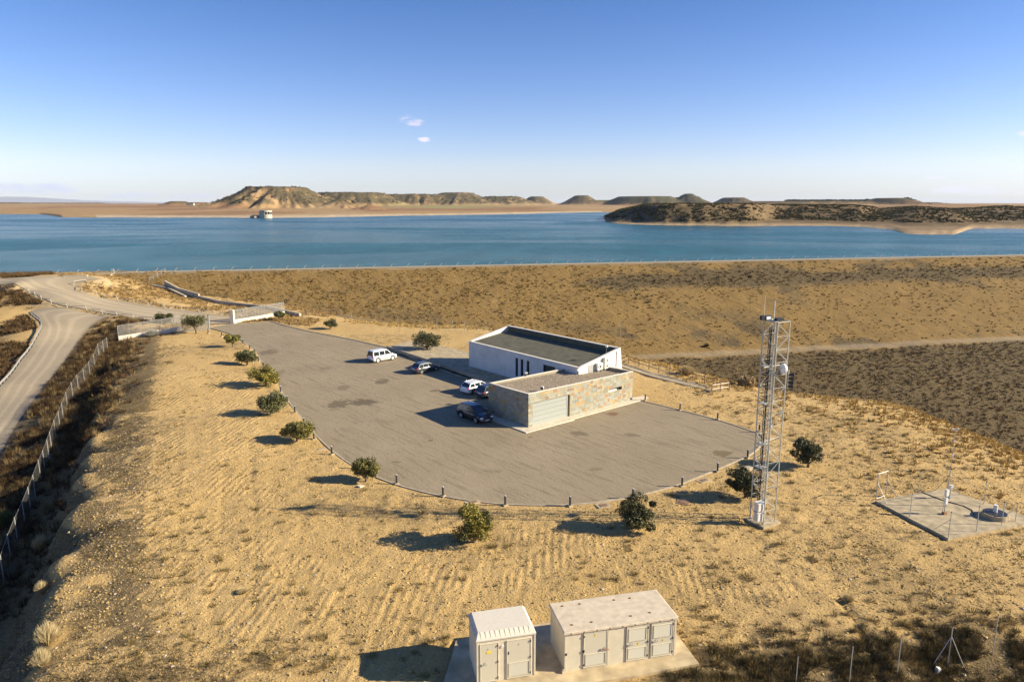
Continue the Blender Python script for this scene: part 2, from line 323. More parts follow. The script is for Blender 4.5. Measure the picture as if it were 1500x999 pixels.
    hh = mth(t, 'MULTIPLY', hh, mth(t, 'SUBTRACT', 1, mth(t, 'MULTIPLY', zb, .75)))
    bp = N(t, 'ShaderNodeBump'); bp.inputs['Strength'].default_value = 1.; bp.inputs['Distance'].default_value = 1.; Lk(t, hh, bp.inputs['Height']); Lk(t, bp.outputs[0], b.inputs['Normal'])
    return m
M_ground = ground_mat()
def axis(lo, hi, c, d0, half, grow, far):
    r = [c]
    def go(sg):
        p = c; q = []; d = d0
        while (p < hi if sg > 0 else p > lo):
            if abs(p-c) > half: d *= grow
            d = min(d, far); p += sg*d; q.append(p)
        return q
    return np.array(sorted(go(-1)[::-1]+r+go(1)))
xs = axis(-190, 250, 0, .3, 26, 1.008, 1.25); ys = axis(14, 330, 34, .24, 22, 1.0055, .95)
xs = np.r_[-1500, -700, -400, -260, xs, 330, 500, 900, 1600]; ys = np.r_[-60, -20, ys]
X, Y = np.meshgrid(xs, ys)
Z = base(X, Y)
sdl = sd(X, Y, LOT); sdr = sd(X, Y, ROAD); sdlr = sd(X, Y, LROAD); sC = sdist(X, Y)
D0 = dam(X, Y); ondam = sst(-.4, .6, D0-Z+.3)*(sC > -3)
crest = sst(3.6, 2.6, np.abs(sC))
rd = np.maximum(sst(1.0, -.3, sdr), sst(1.2, -.5, sdlr))
plate = sst(.2, 2.0, sdl)*(1-rd)*(1-crest)
rel = (fbm(X/6, Y/6, 3)-.5)*.2+(fbm(X/1.7+40, Y/1.7, 4, .6)-.5)*.15
rel += (fbm(X/.6+9, Y/.6, 2, .7)-.5)*.17*(Y < 95)
# wheel and track ruts as real relief
def ruts(pts, wid, n, amp):
    r = 0
    for k in range(n):
        o = (k-(n-1)/2)*wid; q = [(a+o, b) for a, b in pts]; d = dpoly(X, Y, q, False); r = r-amp*np.exp(-(d/.22)**2)+amp*.5*np.exp(-((d-.45)/.2)**2)
    return r
for pts, n in (([P(a, b)[:2] for a, b in ((700, 985), (715, 880), (760, 800), (850, 770))], 6), ([P(a, b)[:2] for a, b in ((330, 985), (345, 850), (350, 720), (345, 620), (330, 540))], 5), ([P(a, b)[:2] for a, b in ((250, 880), (240, 740), (250, 640), (260, 560))], 4),
               ([P(a, b)[:2] for a, b in ((460, 960), (520, 830), (640, 770), (850, 775), (1100, 820), (1300, 900))], 2), ([P(a, b)[:2] for a, b in ((560, 985), (590, 880), (640, 810))], 4), ([P(a, b)[:2] for a, b in ((1010, 870), (1120, 800), (1250, 720), (1240, 660))], 2)):
    rel += ruts(smooth_line(pts, 14, 2), .62, n, .075)*sst(.3, .5, fbm(X/5+3, Y/5, 2))
g1 = P(1255, 905)[:2]; rel -= .22*np.exp(-(dpoly(X, Y, [P(a, b)[:2] for a, b in ((1228, 878), (1262, 925), (1300, 985))], False)/.22)**2)
steep = sst(.3, 3, -Z)*(1-ondam)
Zr = Z+rel*plate*(1+.5*steep)*np.where(ondam > .5, .9, 1)*sst(0, 1, 1.0-crest)
Zr += ondam*(fbm(X/9+5, Y/9+1, 4)-.5)*.9*(1-crest)
kl_ = sst(.35, -.5, sdl); Zr = np.where(sdl < .4, Zr*(1-kl_)+kl_*-.16, Zr); Zr -= .14*rd*(1-sst(.5, -.3, sdl))+.08*crest
flat = [[P(a, b, z)[:2] for a, b in q] for q, z in ((((1282, 733), (1389, 790), (1530, 764), (1385, 716)), 0), (((650, 1010), (655, 950), (800, 905), (990, 925), (1026, 972), (860, 1003)), 0), (((1094, 766), (1120, 779), (1143, 766), (1117, 755)), 0))]
for q in flat:
    k = sst(.9, .1, sd(X, Y, q)); Zr = Zr*(1-k)+k*(-.12)
zone = np.zeros(X.shape+(3,), np.float32); sb_ = 3+(ZC-ZB)*3
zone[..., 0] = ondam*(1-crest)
band = np.exp(-((sC-15-4*(fbm(X/30, Y/30)-.5))/6)**2)*sst(5, 30, X)
low = sst(3+(ZC-ZB)*3+3, 3+(ZC-ZB)*3+5, sC)
litter = sst(.5, .68, fbm(X/14+3, Y/9+7, 4))*.5
el_ = dpoly(X, Y, [P(*q)[:2] for q in edge_px], False); litter = np.maximum(litter, np.exp(-((el_-3.2)/3.2)**2)*.9*(X < 5)*sst(.2, .42, fbm(X/3, Y/3, 4)))
litter = np.maximum(litter, sst(.35, 1.0, -Z)*(1-ondam)*np.where(X < 5, 1, .5))  # debris on the steep slope, its dark colour also deepening the embankment shade
litter = np.maximum(litter, .8*sst(95, 125, 750+1000*X/np.maximum(Y, 5)-950)*.6*sst(.40, .6, fbm(X/5+20, Y/4, 5)))
botd = dpoly(X, Y, [P(a, b)[:2] for a, b in ((1000, 1010), (1150, 975), (1300, 965), (1500, 950))], False); litter = np.maximum(litter, np.exp(-(botd/2.5)**2)*.9)
litter = np.maximum(litter, np.exp(-(dpoly(X, Y, [P(a, b)[:2] for a, b in ((100, 1000), (330, 985), (420, 960))], False)/2.2)**2)*.6)
pxx = 750+1010*X/np.maximum(Y, 5)
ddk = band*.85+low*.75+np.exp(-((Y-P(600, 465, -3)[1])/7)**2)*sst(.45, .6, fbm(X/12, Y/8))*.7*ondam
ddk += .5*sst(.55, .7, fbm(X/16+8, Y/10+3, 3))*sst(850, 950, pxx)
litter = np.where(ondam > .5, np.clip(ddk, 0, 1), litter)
zone[..., 1] = np.clip(litter, 0, 1)
zone[..., 2] = np.clip(np.maximum(np.maximum(np.maximum(rd, crest), sst(4.5, 1, sdr)*.6), ondam*.75*sst(sb_-1, sb_+.3, sC)*sst(sb_+4.2, sb_+3, sC)), 0, 1)
track = np.zeros(X.shape+(3,), np.float32)
def tmask(pts, wd): return sst(1.15, .8, dpoly(X, Y, [P(a, b)[:2] for a, b in pts], False)/wd)*sst(.42, .58, fbm(X/1.6+4, Y/2, 4))
for pts, wd in ((((710, 835), (780, 805), (880, 800)), 3.2), (((330, 540), (345, 620), (350, 720), (345, 850)), 2.6), (((240, 560), (235, 650), (240, 760), (235, 870)), 2.4), (((560, 990), (580, 900), (620, 850)), 2.2), (((450, 985), (440, 900), (430, 840)), 2.2), (((340, 940), (350, 880)), 2.4), (((1130, 860), (1000, 850)), 2.)): track[..., 0] = np.maximum(track[..., 0], tmask(pts, wd))
for pts, wd in ((((1160, 860), (1220, 800), (1260, 740)), 2.5), (((290, 700), (300, 600), (290, 540)), 2.4), (((520, 800), (560, 760), (640, 740)), 2.), (((470, 720), (440, 790), (430, 850)), 2.)): track[..., 1] = np.maximum(track[..., 1], tmask(pts, wd))
ny, nx = X.shape; idx = np.arange(ny*nx).reshape(ny, nx)
F = np.stack([idx[:-1, :-1], idx[:-1, 1:], idx[1:, 1:], idx[1:, :-1]], -1).reshape(-1, 4)
V = np.stack([X, Y, Zr], -1).reshape(-1, 3)
fin(link('ground', mesh_np('ground', V, F, M_ground, smooth=True, attrs={'zone': zone.reshape(-1, 3), 'track': track.reshape(-1, 3)})), kind='structure')
def gz(x, y):
    """height of the finished ground surface, vectorised"""
    x = np.asarray(x, float); y = np.asarray(y, float)
    i = np.clip(np.searchsorted(xs, x)-1, 0, nx-2); j = np.clip(np.searchsorted(ys, y)-1, 0, ny-2)
    u = (x-xs[i])/(xs[i+1]-xs[i]); v = (y-ys[j])/(ys[j+1]-ys[j])
    return (Zr[j, i]*(1-u)+Zr[j, i+1]*u)*(1-v)+(Zr[j+1, i]*(1-u)+Zr[j+1, i+1]*u)*v
def gp(px, py, z0=0.):
    z = z0
    for _ in range(14):
        p = P(px, py, z); z = .5*z+.5*float(gz(p[0], p[1]))
    p = P(px, py, z); return np.array([p[0], p[1], float(gz(p[0], p[1]))])

# ---------------------------------------------------------------- paved surfaces
def asphalt(name, c1, c2, stains=(), rot=.85, tracks=False):
    m = bpy.data.materials.new(name); m.use_nodes = True; t = m.node_tree; b = t.nodes['Principled BSDF']; b.inputs['Roughness'].default_value = .9; b.inputs['Specular IOR Level'].default_value = .2
    g = N(t, 'ShaderNodeNewGeometry').outputs['Position']
    def nz(sc, det=5, ro=.6, vec=None):
        n = N(t, 'ShaderNodeTexNoise'); n.inputs['Scale'].default_value = sc; n.inputs['Detail'].default_value = det; n.inputs['Roughness'].default_value = ro; Lk(t, vec or g, n.inputs['Vector']); return n.outputs[0]
    sv = rs(t, g, rot, (.20, 2.6, 1)); sv2 = rs(t, g, rot+.3, (.32, 2.6, 1))
    st = nz(.8, 6, .75, sv); st2 = nz(1.7, 6, .75, sv2)
    col = mixc(t, mapr(t, nz(.12, 4), .3, .7), c1, c2)
    col = mixc(t, mapr(t, st, .51, .62, 0, .2 if tracks else .7), col, tuple(q*.5 for q in c1))
    col = mixc(t, mapr(t, st2, .53, .63, 0, .15 if tracks else .6), col, tuple(q*.5 for q in c1))
    col = mixc(t, mapr(t, nz(9, 4, .8), .35, .7, 0, .45), col, tuple(q*1.22 for q in c2))
    col = mixc(t, mapr(t, nz(5, 6, .9), .47, .60, 0, .55), col, tuple(q*.6 for q in c1))
    if tracks:
        ua = N(t, 'ShaderNodeAttribute', attribute_name='cross'); us = N(t, 'ShaderNodeSeparateColor'); Lk(t, ua.outputs['Color'], us.inputs[0]); uu = mth(t, 'ADD', us.outputs[0], mth(t, 'MULTIPLY', mth(t, 'SUBTRACT', nz(.09, 3), .5), .16))
        cs = mth(t, 'SINE', mth(t, 'MULTIPLY', uu, 27.)); col = mixc(t, mapr(t, cs, -.2, .9, 0, .38), col, tuple(q*1.28 for q in c2)); col = mixc(t, mapr(t, mth(t, 'ABSOLUTE', mth(t, 'SUBTRACT', uu, .5)), .36, .5, 0, .6), col, tuple(q*.72 for q in c1))
    for (px, py, rx, ry, am, dk) in stains:
        p = P(px, py); k = p[1]/1010; rx *= k; ry *= k*p[1]/24
        c = N(t, 'ShaderNodeVectorMath', operation='SUBTRACT'); Lk(t, g, c.inputs[0]); c.inputs[1].default_value = (p[0], p[1], 0)
        d = N(t, 'ShaderNodeVectorMath', operation='MULTIPLY'); Lk(t, c.outputs[0], d.inputs[0]); d.inputs[1].default_value = (1/rx, 1/ry, 0)
        l = N(t, 'ShaderNodeVectorMath', operation='LENGTH'); Lk(t, d.outputs[0], l.inputs[0])
        f = mapr(t, mth(t, 'ADD', l.outputs['Value'], mth(t, 'MULTIPLY', mth(t, 'SUBTRACT', nz(1.3, 4), .5), 2.4)), .7, 1.15, am, 0, True)
        col = mixc(t, f, col, dk)
    Lk(t, col, b.inputs['Base Color'])
    bp = N(t, 'ShaderNodeBump'); bp.inputs['Strength'].default_value = .7; bp.inputs['Distance'].default_value = .03; Lk(t, mth(t, 'ADD', nz(14, 4, .8), mth(t, 'MULTIPLY', st, .8)), bp.inputs['Height']); Lk(t, bp.outputs[0], b.inputs['Normal'])
    return m
dk = (.10, .078, .05)
M_lot = asphalt('old_asphalt', (.255, .205, .133), (.325, .265, .175), ((533, 589, 22, 5, .8, dk), (497, 592, 16, 7, .7, dk), (560, 559, 11, 4, .7, dk), (503, 568, 9, 4, .45, dk), (638, 572, 8, 2, .6, dk), (1057, 664, 16, 5, .75, (.13, .10, .05)), (848, 635, 14, 3.5, .6, dk), (897, 606, 9, 2.5, .8, (.16, .09, .05)),
             (393, 516, 14, 4, .6, dk), (777, 640, 5, 1.6, .7, (.2, .12, .06)), (630, 645, 5, 1.5, .6, dk), (580, 677, 7, 2, .5, dk), (872, 687, 12, 3, .35, dk), (408, 546, 8, 5, .35, dk), (925, 637, 12, 3, .5, dk), (475, 540, 9, 2.5, .35, dk), (720, 690, 16, 3, .25, dk)))
M_road = asphalt('road_gravel', (.30, .245, .165), (.37, .305, .21), (), .2, True)
M_conc = mat('concrete', (.37, .30, .185), .9, noise=.3, nscale=1.5, bump=.3, bscale=9)
M_kerb = mat('kerb_concrete', (.38, .32, .23), .9, noise=.2, nscale=2)
lx = np.arange(-62, 36, .5); ly = np.arange(44, 152, .5)
def poly_sheet(name, poly, z, m):
    """triangulated flat sheet from an outline, cut into a grid of triangles"""
    from mathutils.geometry import tessellate_polygon
    pts = [Vector((float(p[0]), float(p[1]), 0)) for p in poly]
    tr = tessellate_polygon([pts]); b = MB()
    b.add([(p.x, p.y, z) for p in pts], [t if (pts[t[1]]-pts[t[0]]).cross(pts[t[2]]-pts[t[0]]).z > 0 else t[::-1] for t in tr]); return b.build(name, m)
lot_outline = [tuple(p) for p in KERB_N]+[(12., 92.), (4., 92.)]+[tuple(P(a, b)[:2]) for a, b in lot_up]
fin(poly_sheet('parking_lot', lot_outline, 0, M_lot), kind='structure')
def strip(name, a, b, m, dz, nc=6, hf=base, jag=0):
    n = len(a); t = np.linspace(0, 1, nc)
    x = a[:, 0:1]*(1-t)+b[:, 0:1]*t; y = a[:, 1:2]*(1-t)+b[:, 1:2]*t
    z = hf(x, y)+dz; i = np.arange(n*nc).reshape(n, nc); f = np.stack([i[:-1, :-1], i[:-1, 1:], i[1:, 1:], i[1:, :-1]], -1).reshape(-1, 4)
    v = np.stack([x, y, z], -1).reshape(-1, 3); cr_ = np.repeat((np.ones((n, 1))*t)[..., None], 3, 2).reshape(-1, 3)
    if ((v[f[0, 1]]-v[f[0, 0]])[0]*(v[f[0, 3]]-v[f[0, 0]])[1]-(v[f[0, 1]]-v[f[0, 0]])[1]*(v[f[0, 3]]-v[f[0, 0]])[0]) < 0: f = f[:, ::-1]
    return fin(link(name, mesh_np(name, v, f, m, smooth=True, attrs={'cross': cr_})), kind='structure')
hb = lambda x, y: base(x, y)
strip('access_road', resample(roadA, 120), resample(roadB, 120), M_road, .015, 14, hb)
strip('lower_road', lrR, lrL, M_road, .035, 10, hb)
tcr = np.linspace(0, 1, 90)[:, None]; cl = crestS+(crestE-crestS)*tcr
strip('crest_road', cl-cnm*2.4, cl+cnm*2.4, M_road, .02, 3, lambda x, y: np.full(x.shape, ZC))
def kerb(name, line, w, h, side=1):
    p = np.array(line)[:, :2]; d = np.gradient(p, axis=0); nrm = np.stack([d[:, 1], -d[:, 0]], 1)/np.linalg.norm(d, axis=1)[:, None]*side
    b = MB(); q = p+nrm*w
    for i in range(len(p)-1):
        r = [p[i], p[i+1], q[i+1], q[i]]; b.prism([tuple(k) for k in r], -.2, h)
    return fin(b.build(name, M_kerb), kind='structure')
def ctr(l): return np.mean(np.array(l)[:, :2], 0)
kerb('kerb', KERB_N, .17, .06, 1); kerb('kerb_far', KERB_F, .2, .1, -1)

# ---------------------------------------------------------------- water and far land
def water_mat():
    m = bpy.data.materials.new('reservoir_water'); m.use_nodes = True; t = m.node_tree; b = t.nodes['Principled BSDF']
    g = N(t, 'ShaderNodeNewGeometry').outputs['Position']
    mp = N(t, 'ShaderNodeMapping'); mp.inputs['Scale'].default_value = (.0026, .0055, 1); mp.inputs['Rotation'].default_value = (0, 0, .1); Lk(t, g, mp.inputs[0])
    n = N(t, 'ShaderNodeTexNoise'); n.inputs['Scale'].default_value = 1.6; n.inputs['Detail'].default_value = 5; n.inputs['Distortion'].default_value = .8; Lk(t, mp.outputs[0], n.inputs[0])
    f = mapr(t, n.outputs[0], .36, .68, 0, 1, True)
    s = N(t, 'ShaderNodeSeparateXYZ'); Lk(t, g, s.inputs[0])
    nq = N(t, 'ShaderNodeTexNoise'); nq.inputs['Scale'].default_value = 1; nq.inputs['Detail'].default_value = 7; nq.inputs['Roughness'].default_value = .75; Lk(t, rs(t, g, .15, (.07, .03, 1)), nq.inputs[0])
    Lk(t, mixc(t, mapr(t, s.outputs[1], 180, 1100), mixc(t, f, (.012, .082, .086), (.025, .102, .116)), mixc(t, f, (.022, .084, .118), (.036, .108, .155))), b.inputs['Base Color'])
    wc = b.inputs['Base Color'].links[0].from_socket; fq = mapr(t, nq.outputs[0], .3, .7, .68, 1.32); cq = N(t, 'ShaderNodeCombineColor'); [Lk(t, fq, cq.inputs[i]) for i in range(3)]; Lk(t, mixc(t, 1, wc, cq.outputs[0], 'MULTIPLY'), b.inputs['Base Color'])
    Lk(t, mapr(t, f, 0, 1, .16, .34), b.inputs['Roughness']); b.inputs['IOR'].default_value = 1.33; b.inputs['Specular IOR Level'].default_value = .07
    n1 = N(t, 'ShaderNodeTexNoise'); n1.inputs['Scale'].default_value = .7; n1.inputs['Detail'].default_value = 5; n1.inputs['Roughness'].default_value = .6
    Lk(t, rs(t, g, -.35, (.45, 1, 1)), n1.inputs[0])
    bp = N(t, 'ShaderNodeBump'); bp.inputs['Strength'].default_value = 1; bp.inputs['Distance'].default_value = .55; Lk(t, n1.outputs[0], bp.inputs['Height']); Lk(t, bp.outputs[0], b.inputs['Normal'])
    return m
e0 = crestS-cnm*6-cd*3000; e1 = crestE-cnm*6+cd*9000
mb = MB().add([(e0[0], e0[1], ZW), (e1[0], e1[1], ZW), (20000, 16000, ZW), (-20000, 16000, ZW)], [(0, 1, 2, 3)])
fin(mb.build('water', water_mat()), kind='structure')
def yz(px, y, z): return P(px, y, z)[1]
tt = lambda px: (px-750)/FOC
ts = np.r_[np.linspace(tt(-600), tt(-60), 40), np.linspace(tt(-50), tt(1550), 620), np.linspace(tt(1560), tt(2300), 50)]
Yf = np.concatenate([np.linspace(440, 1100, 90), np.geomspace(1108, 2000, 70), np.geomspace(2016, 6500, 170), np.geomspace(6600, 15500, 16)])
T, YY = np.meshgrid(ts, Yf); XX = T*YY; PX = 750+T*FOC
tab = lambda x, *pr: np.interp(x, [p[0] for p in pr], [p[1] for p in pr])
Yc = lambda y: (CH-ZW)*FOC/(y-HZN)
shore = tab(PX, (-600, Yc(312)), (0, Yc(313.3)), (70, Yc(313.8)), (100, Yc(318.2)), (400, Yc(318.8)), (440, Yc(318.2)), (520, Yc(317)), (600, Yc(315.6)), (700, Yc(314.2)), (800, Yc(312)), (870, Yc(310.8)), (940, Yc(310)), (2300, Yc(310)))
shore = shore+(fbm(T*14, T*0+3, 4)-.5)*90
rel1 = YY-shore
nzl = fbm(XX/420, YY/700, 5); nzs = fbm(XX/60+3, YY/90, 4)
land = ZW+np.where(rel1 > 0, np.minimum(rel1/26, 3.2)+sst(30, 1900, rel1)*9+(nzl-.5)*7*sst(50, 900, rel1), np.maximum(rel1/12, -8))
land += sst(3500, 9000, YY)*7
def mesa(px, Yc_, wpx, ytop, dep, power=1.6, seed=0, flat=.35, gully=.35):
    zt = CH+(HZN-ytop)/FOC*Yc_; xc = tt(px)*Yc_; rw = wpx/FOC*Yc_
    r = np.sqrt(((XX-xc)/rw)**2+((YY-Yc_)/dep)**2)
    ang = np.arctan2((YY-Yc_)/dep, (XX-xc)/rw)
    gl = np.abs(fbm(ang*5+seed*7+r*.7, r*1.2+seed, 4)-.5)*2
    r2 = r+(.45-gl)*gully*sst(flat*.7, flat+.25, r)*.7
    h = np.clip((1-r2)/(1-flat), 0, 1)**power
    return np.where(r < 1.5, (zt-8)*h, 0)+0*land
hl = np.zeros_like(land)
hills = [(414, 2450, 112, 275.5, 380, 1.3, 1, 0.36, 0.5), (350, 2350, 60, 288, 260, 1.4, 9, 0.1, 0.5), (505, 2380, 60, 292, 230, 1.3, 8, 0.1, 0.5), (520, 3300, 95, 283.5, 420, 1.1, 2, 0.5, 0.35), (600, 4100, 110, 286.0, 500, 0.8, 3, 0.62, 0.3), (672, 4100, 75, 283.5, 500, 1.1, 4, 0.3, 0.3), (735, 4300, 60, 288.5, 400, 0.9, 5, 0.4, 0.3), (785, 5000, 32, 288.5, 350, 1.1, 6, 0.3, 0.2), (850, 5000, 38, 287.0, 400, 1.1, 7, 0.25, 0.2), (880, 5200, 60, 293.6, 400, 0.8, 3, 0.5, 0.2), (940, 4600, 62, 288.5, 450, 0.8, 10, 0.6, 0.2), (1003, 4500, 42, 284.5, 400, 1.2, 11, 0.12, 0.25), (1068, 4800, 30, 290.0, 350, 0.9, 12, 0.42, 0.15), (1293, 3400, 45, 290.6, 350, 1.0, 13, 0.3, 0.2), (1180, 3600, 150, 295.1, 350, 0.6, 14, 0.7, 0.15), (270, 3300, 26, 295.1, 150, 0.8, 15, 0.35, 0.4), (300, 3350, 24, 296.6, 150, 0.8, 15, 0.4, 0.3), (60, 5600, 120, 297.1, 500, 0.5, 16, 0.75, 0.1), (-60, 5600, 120, 296.6, 500, 0.5, 18, 0.75, 0.1), (160, 5600, 40, 298.6, 400, 0.6, 17, 0.6, 0.1), (200, 6000, 120, 299.1, 300, 0.5, 19, 0.7, 0.1), (545, 1950, 28, 300.1, 60, 1, 21, 0.1, 0.6), (1345, 5000, 40, 296.6, 300, 0.7, 22, 0.3, 0.2)]
for h in hills:
    px, yc, w, yt, dp, pw, sdv, fl, gu = h; hl = np.maximum(hl, mesa(px, yc, w, yt, dp, pw, sdv, fl, gu))
land = np.maximum(land, np.where(hl > .3, 8+hl, -99))
# promontory
Ys = tab(PX, (870, 5000), (876, Yc(323)), (880, Yc(324)), (895, Yc(326.5)), (915, Yc(328)), (1000, Yc(330)), (1100, Yc(330.6)), (1180, Yc(330)), (1250, Yc(331.5)), (1290, Yc(334.5)), (1320, Yc(341)), (1340, Yc(343)), (1395, Yc(343)), (1402, Yc(338)), (1415, Yc(334)), (1500, Yc(334.2)), (1560, Yc(335)), (2300, Yc(335)))
kk = np.hanning(13); kk /= kk.sum(); Ys[:, 40:-50] = np.array([np.convolve(np.pad(Ys[0, 40:-50], 6, 'edge'), kk, 'valid')]*Ys.shape[0]); Ys = Ys+(fbm(T*60, T*0+8, 4)-.5)*26*sst(875, 900, PX)
Rm = tab(PX, (870, 960), (940, 870), (960, 850), (1085, 850), (1100, 890), (1130, 960), (1150, 970), (1250, 960), (1280, 1250), (1330, 1090), (1500, 1090), (2300, 1100))+(fbm(XX/50, YY/60, 4)-.5)*110
zcap = tab(PX, (870, 0), (885, 5), (905, 14), (940, 21.5), (960, 23), (1085, 22.6), (1120, 21.5), (1240, 20.5), (1280, 17), (1330, 19), (1390, 15.5), (1450, 18.5), (1500, 17), (2300, 19))
u = YY-Ys; fr = np.clip(u/np.maximum(Rm-Ys, 40), 0, 1)
bank = np.minimum(np.maximum(u, -80)/22, 2.2)+(nzs-.5)*1.2*sst(0, 30, u)
pr = ZW+np.where(u > 0, bank+sst(.18, 1.0, fr)*(zcap-3)+(nzs-.5)*3.2*sst(0, .4, fr), np.maximum(u/9, -8))
# low sandy flats between the two hills
flt = np.exp(-((PX-1125)/38)**2)+np.exp(-((PX-1200)/60)**2)*.35; pr = np.where(u > 0, pr-(pr-ZW-bank)*np.clip(flt, 0, 1)*sst(1.0, .4, fr), pr)
back = sst(1550, 1250, YY); left = sst(880, 905, PX)*(YY < 1200)+(YY >= 1200)*sst(925, 960, PX)
mid_ = sst(-120, 60, YY-1300)
prm = np.where(YY < 1250, pr, np.where(PX > 940, np.maximum(17.5+(nzl-.5)*4, 0)*left+(1-left)*-6, -8))
hill2 = (9*np.exp(-(((XX-tt(1350)*780)/60)**2+((YY-790)/45)**2)))*(u > 0)
prm = np.where((PX > 868), prm+hill2, -8)
land = np.maximum(land, prm)
def far_mat():
    m = bpy.data.materials.new('far_land'); m.use_nodes = True; t = m.node_tree; b = t.nodes['Principled BSDF']; b.inputs['Roughness'].default_value = .95; b.inputs['Specular IOR Level'].default_value = .1
    g = N(t, 'ShaderNodeNewGeometry'); a = N(t, 'ShaderNodeAttribute', attribute_name='Col')
    n = N(t, 'ShaderNodeTexNoise'); n.inputs['Scale'].default_value = .06; n.inputs['Detail'].default_value = 6; n.inputs['Roughness'].default_value = .7; Lk(t, g.outputs['Position'], n.inputs[0])
    f = mapr(t, n.outputs[0], .3, .7, .72, 1.25); cc = N(t, 'ShaderNodeCombineColor'); [Lk(t, f, cc.inputs[i]) for i in range(3)]
    Lk(t, mixc(t, 1, a.outputs['Color'], cc.outputs[0], 'MULTIPLY'), b.inputs['Base Color'])
    bp = N(t, 'ShaderNodeBump'); bp.inputs['Strength'].default_value = .6; bp.inputs['Distance'].default_value = 4; Lk(t, n.outputs[0], bp.inputs['Height']); Lk(t, bp.outputs[0], b.inputs['Normal'])
    return m
scn = fbm(XX/26+2, YY/40, 3)
fc = np.zeros(land.shape+(3,), np.float32)
mixn = lambda a, b, k: a*(1-k[..., None])+np.array(b)*k[..., None]
fc[:] = (.33, .215, .105)
fc = mixn(fc, (.25, .145, .075), sst(.45, .62, fbm(XX/300+8, YY/500, 4)))
fc = mixn(fc, (.37, .27, .145), sst(.55, .7, fbm(XX/200+1, YY/900+4, 3))*.6)
fc = mixn(fc, (.24, .25, .10), sst(.0, 1., np.exp(-((PX-650)/90)**2)*np.exp(-((YY-2900)/600)**2))*.7)
gy, gx = np.gradient(land); sl = np.hypot(gx/np.gradient(XX, axis=1), gy/np.gradient(YY, axis=0))
veg = sst(5, 22, hl)*sst(.24, .42, scn+hl*.0010); fc = mixn(fc, (.085, .07, .038), np.clip(veg*.94, 0, 1))
gr = sst(10, 25, hl)*(np.abs(PX-960) < 90)*(YY > 4000)*sst(.4, .55, fbm(XX/50, YY/50, 3)); fc = mixn(fc, (.045, .055, .025), gr*.8)
er = sst(.47, .38, fbm(XX/35+7, YY/60+3, 3))*sst(6, 14, hl)*(hl < 62)*(YY < 2700)*sst(460, 410, PX); fc = mixn(fc, (.33, .22, .11), er*.9)
fc = mixn(fc, (.46, .37, .25), (sst(3.4, 1.9, land-ZW)*(PX > 150)*(PX < 880)*(rel1 > -5))*.9)
prz = (PX > 870)*(YY < 1300)*(u > 0)
pv = prz*sst(.04, .2, fr)*sst(.30, .46, fbm(XX/7, YY/10, 4)+.10)*(1-np.clip(flt, 0, 1)*.2)*sst(1.05, .8, fr)
fc = np.where((prz > 0)[..., None], np.array((.22, .15, .078)), fc); fc = mixn(fc, (.10, .075, .04), np.clip(pv*.75, 0, 1))
fc = mixn(fc, (.34, .25, .15), prz*sst(2.6, .6, land-ZW))
ny2, nx2 = XX.shape; idx = np.arange(ny2*nx2).reshape(ny2, nx2); Ff = np.stack([idx[:-1, :-1], idx[:-1, 1:], idx[1:, 1:], idx[1:, :-1]], -1).reshape(-1, 4)
fin(link('far_shore', mesh_np('far_shore', np.stack([XX, YY, land], -1).reshape(-1, 3), Ff, far_mat(), cols=fc.reshape(-1, 3), smooth=True)), kind='structure')
def farz(x, y):
    t = x/y; i = np.clip(np.searchsorted(ts, t)-1, 0, nx2-2); j = np.clip(np.searchsorted(Yf, y)-1, 0, ny2-2)
    u_ = (t-ts[i])/(ts[i+1]-ts[i]); v_ = (y-Yf[j])/(Yf[j+1]-Yf[j])
    return (land[j, i]*(1-u_)+land[j, i+1]*u_)*(1-v_)+(land[j+1, i]*(1-u_)+land[j+1, i+1]*u_)*v_
# distant mountains
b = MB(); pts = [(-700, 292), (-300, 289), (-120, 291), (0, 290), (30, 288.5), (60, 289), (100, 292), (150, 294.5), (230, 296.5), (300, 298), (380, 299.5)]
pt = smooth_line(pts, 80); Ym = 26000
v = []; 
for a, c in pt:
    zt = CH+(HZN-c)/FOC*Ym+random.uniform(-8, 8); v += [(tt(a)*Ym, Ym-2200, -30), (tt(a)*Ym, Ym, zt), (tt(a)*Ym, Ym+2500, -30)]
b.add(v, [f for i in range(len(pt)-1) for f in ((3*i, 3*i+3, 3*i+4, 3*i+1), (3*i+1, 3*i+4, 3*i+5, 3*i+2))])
M_mt = mat('distant_mountain', (.22, .24, .30), 1)  # grey-blue puts part of the distance haze into the base colour
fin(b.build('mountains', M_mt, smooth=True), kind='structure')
b = MB(); pts = smooth_line([(1380, 299.5), (1410, 298), (1450, 297.6), (1490, 298.4), (1560, 297)], 20)
v = []
for a, c in pts:
    zt = CH+(HZN-c)/FOC*Ym; v += [(tt(a)*Ym, Ym-2200, -30), (tt(a)*Ym, Ym, zt), (tt(a)*Ym, Ym+2500, -30)]
b.add(v, [f for i in range(len(pts)-1) for f in ((3*i, 3*i+3, 3*i+4, 3*i+1), (3*i+1, 3*i+4, 3*i+5, 3*i+2))])
fin(b.build('mountains', M_mt, smooth=True), kind='structure')
# horizon plain beyond the far shore grid
mb = MB().add([(-40000, 15000, 12), (40000, 15000, 12), (70000, 60000, 4), (-70000, 60000, 4)], [(0, 1, 2, 3)])
fin(mb.build('plain', mat('plain_soil', (.34, .25, .16), 1, noise=.2, nscale=.001)), kind='structure')

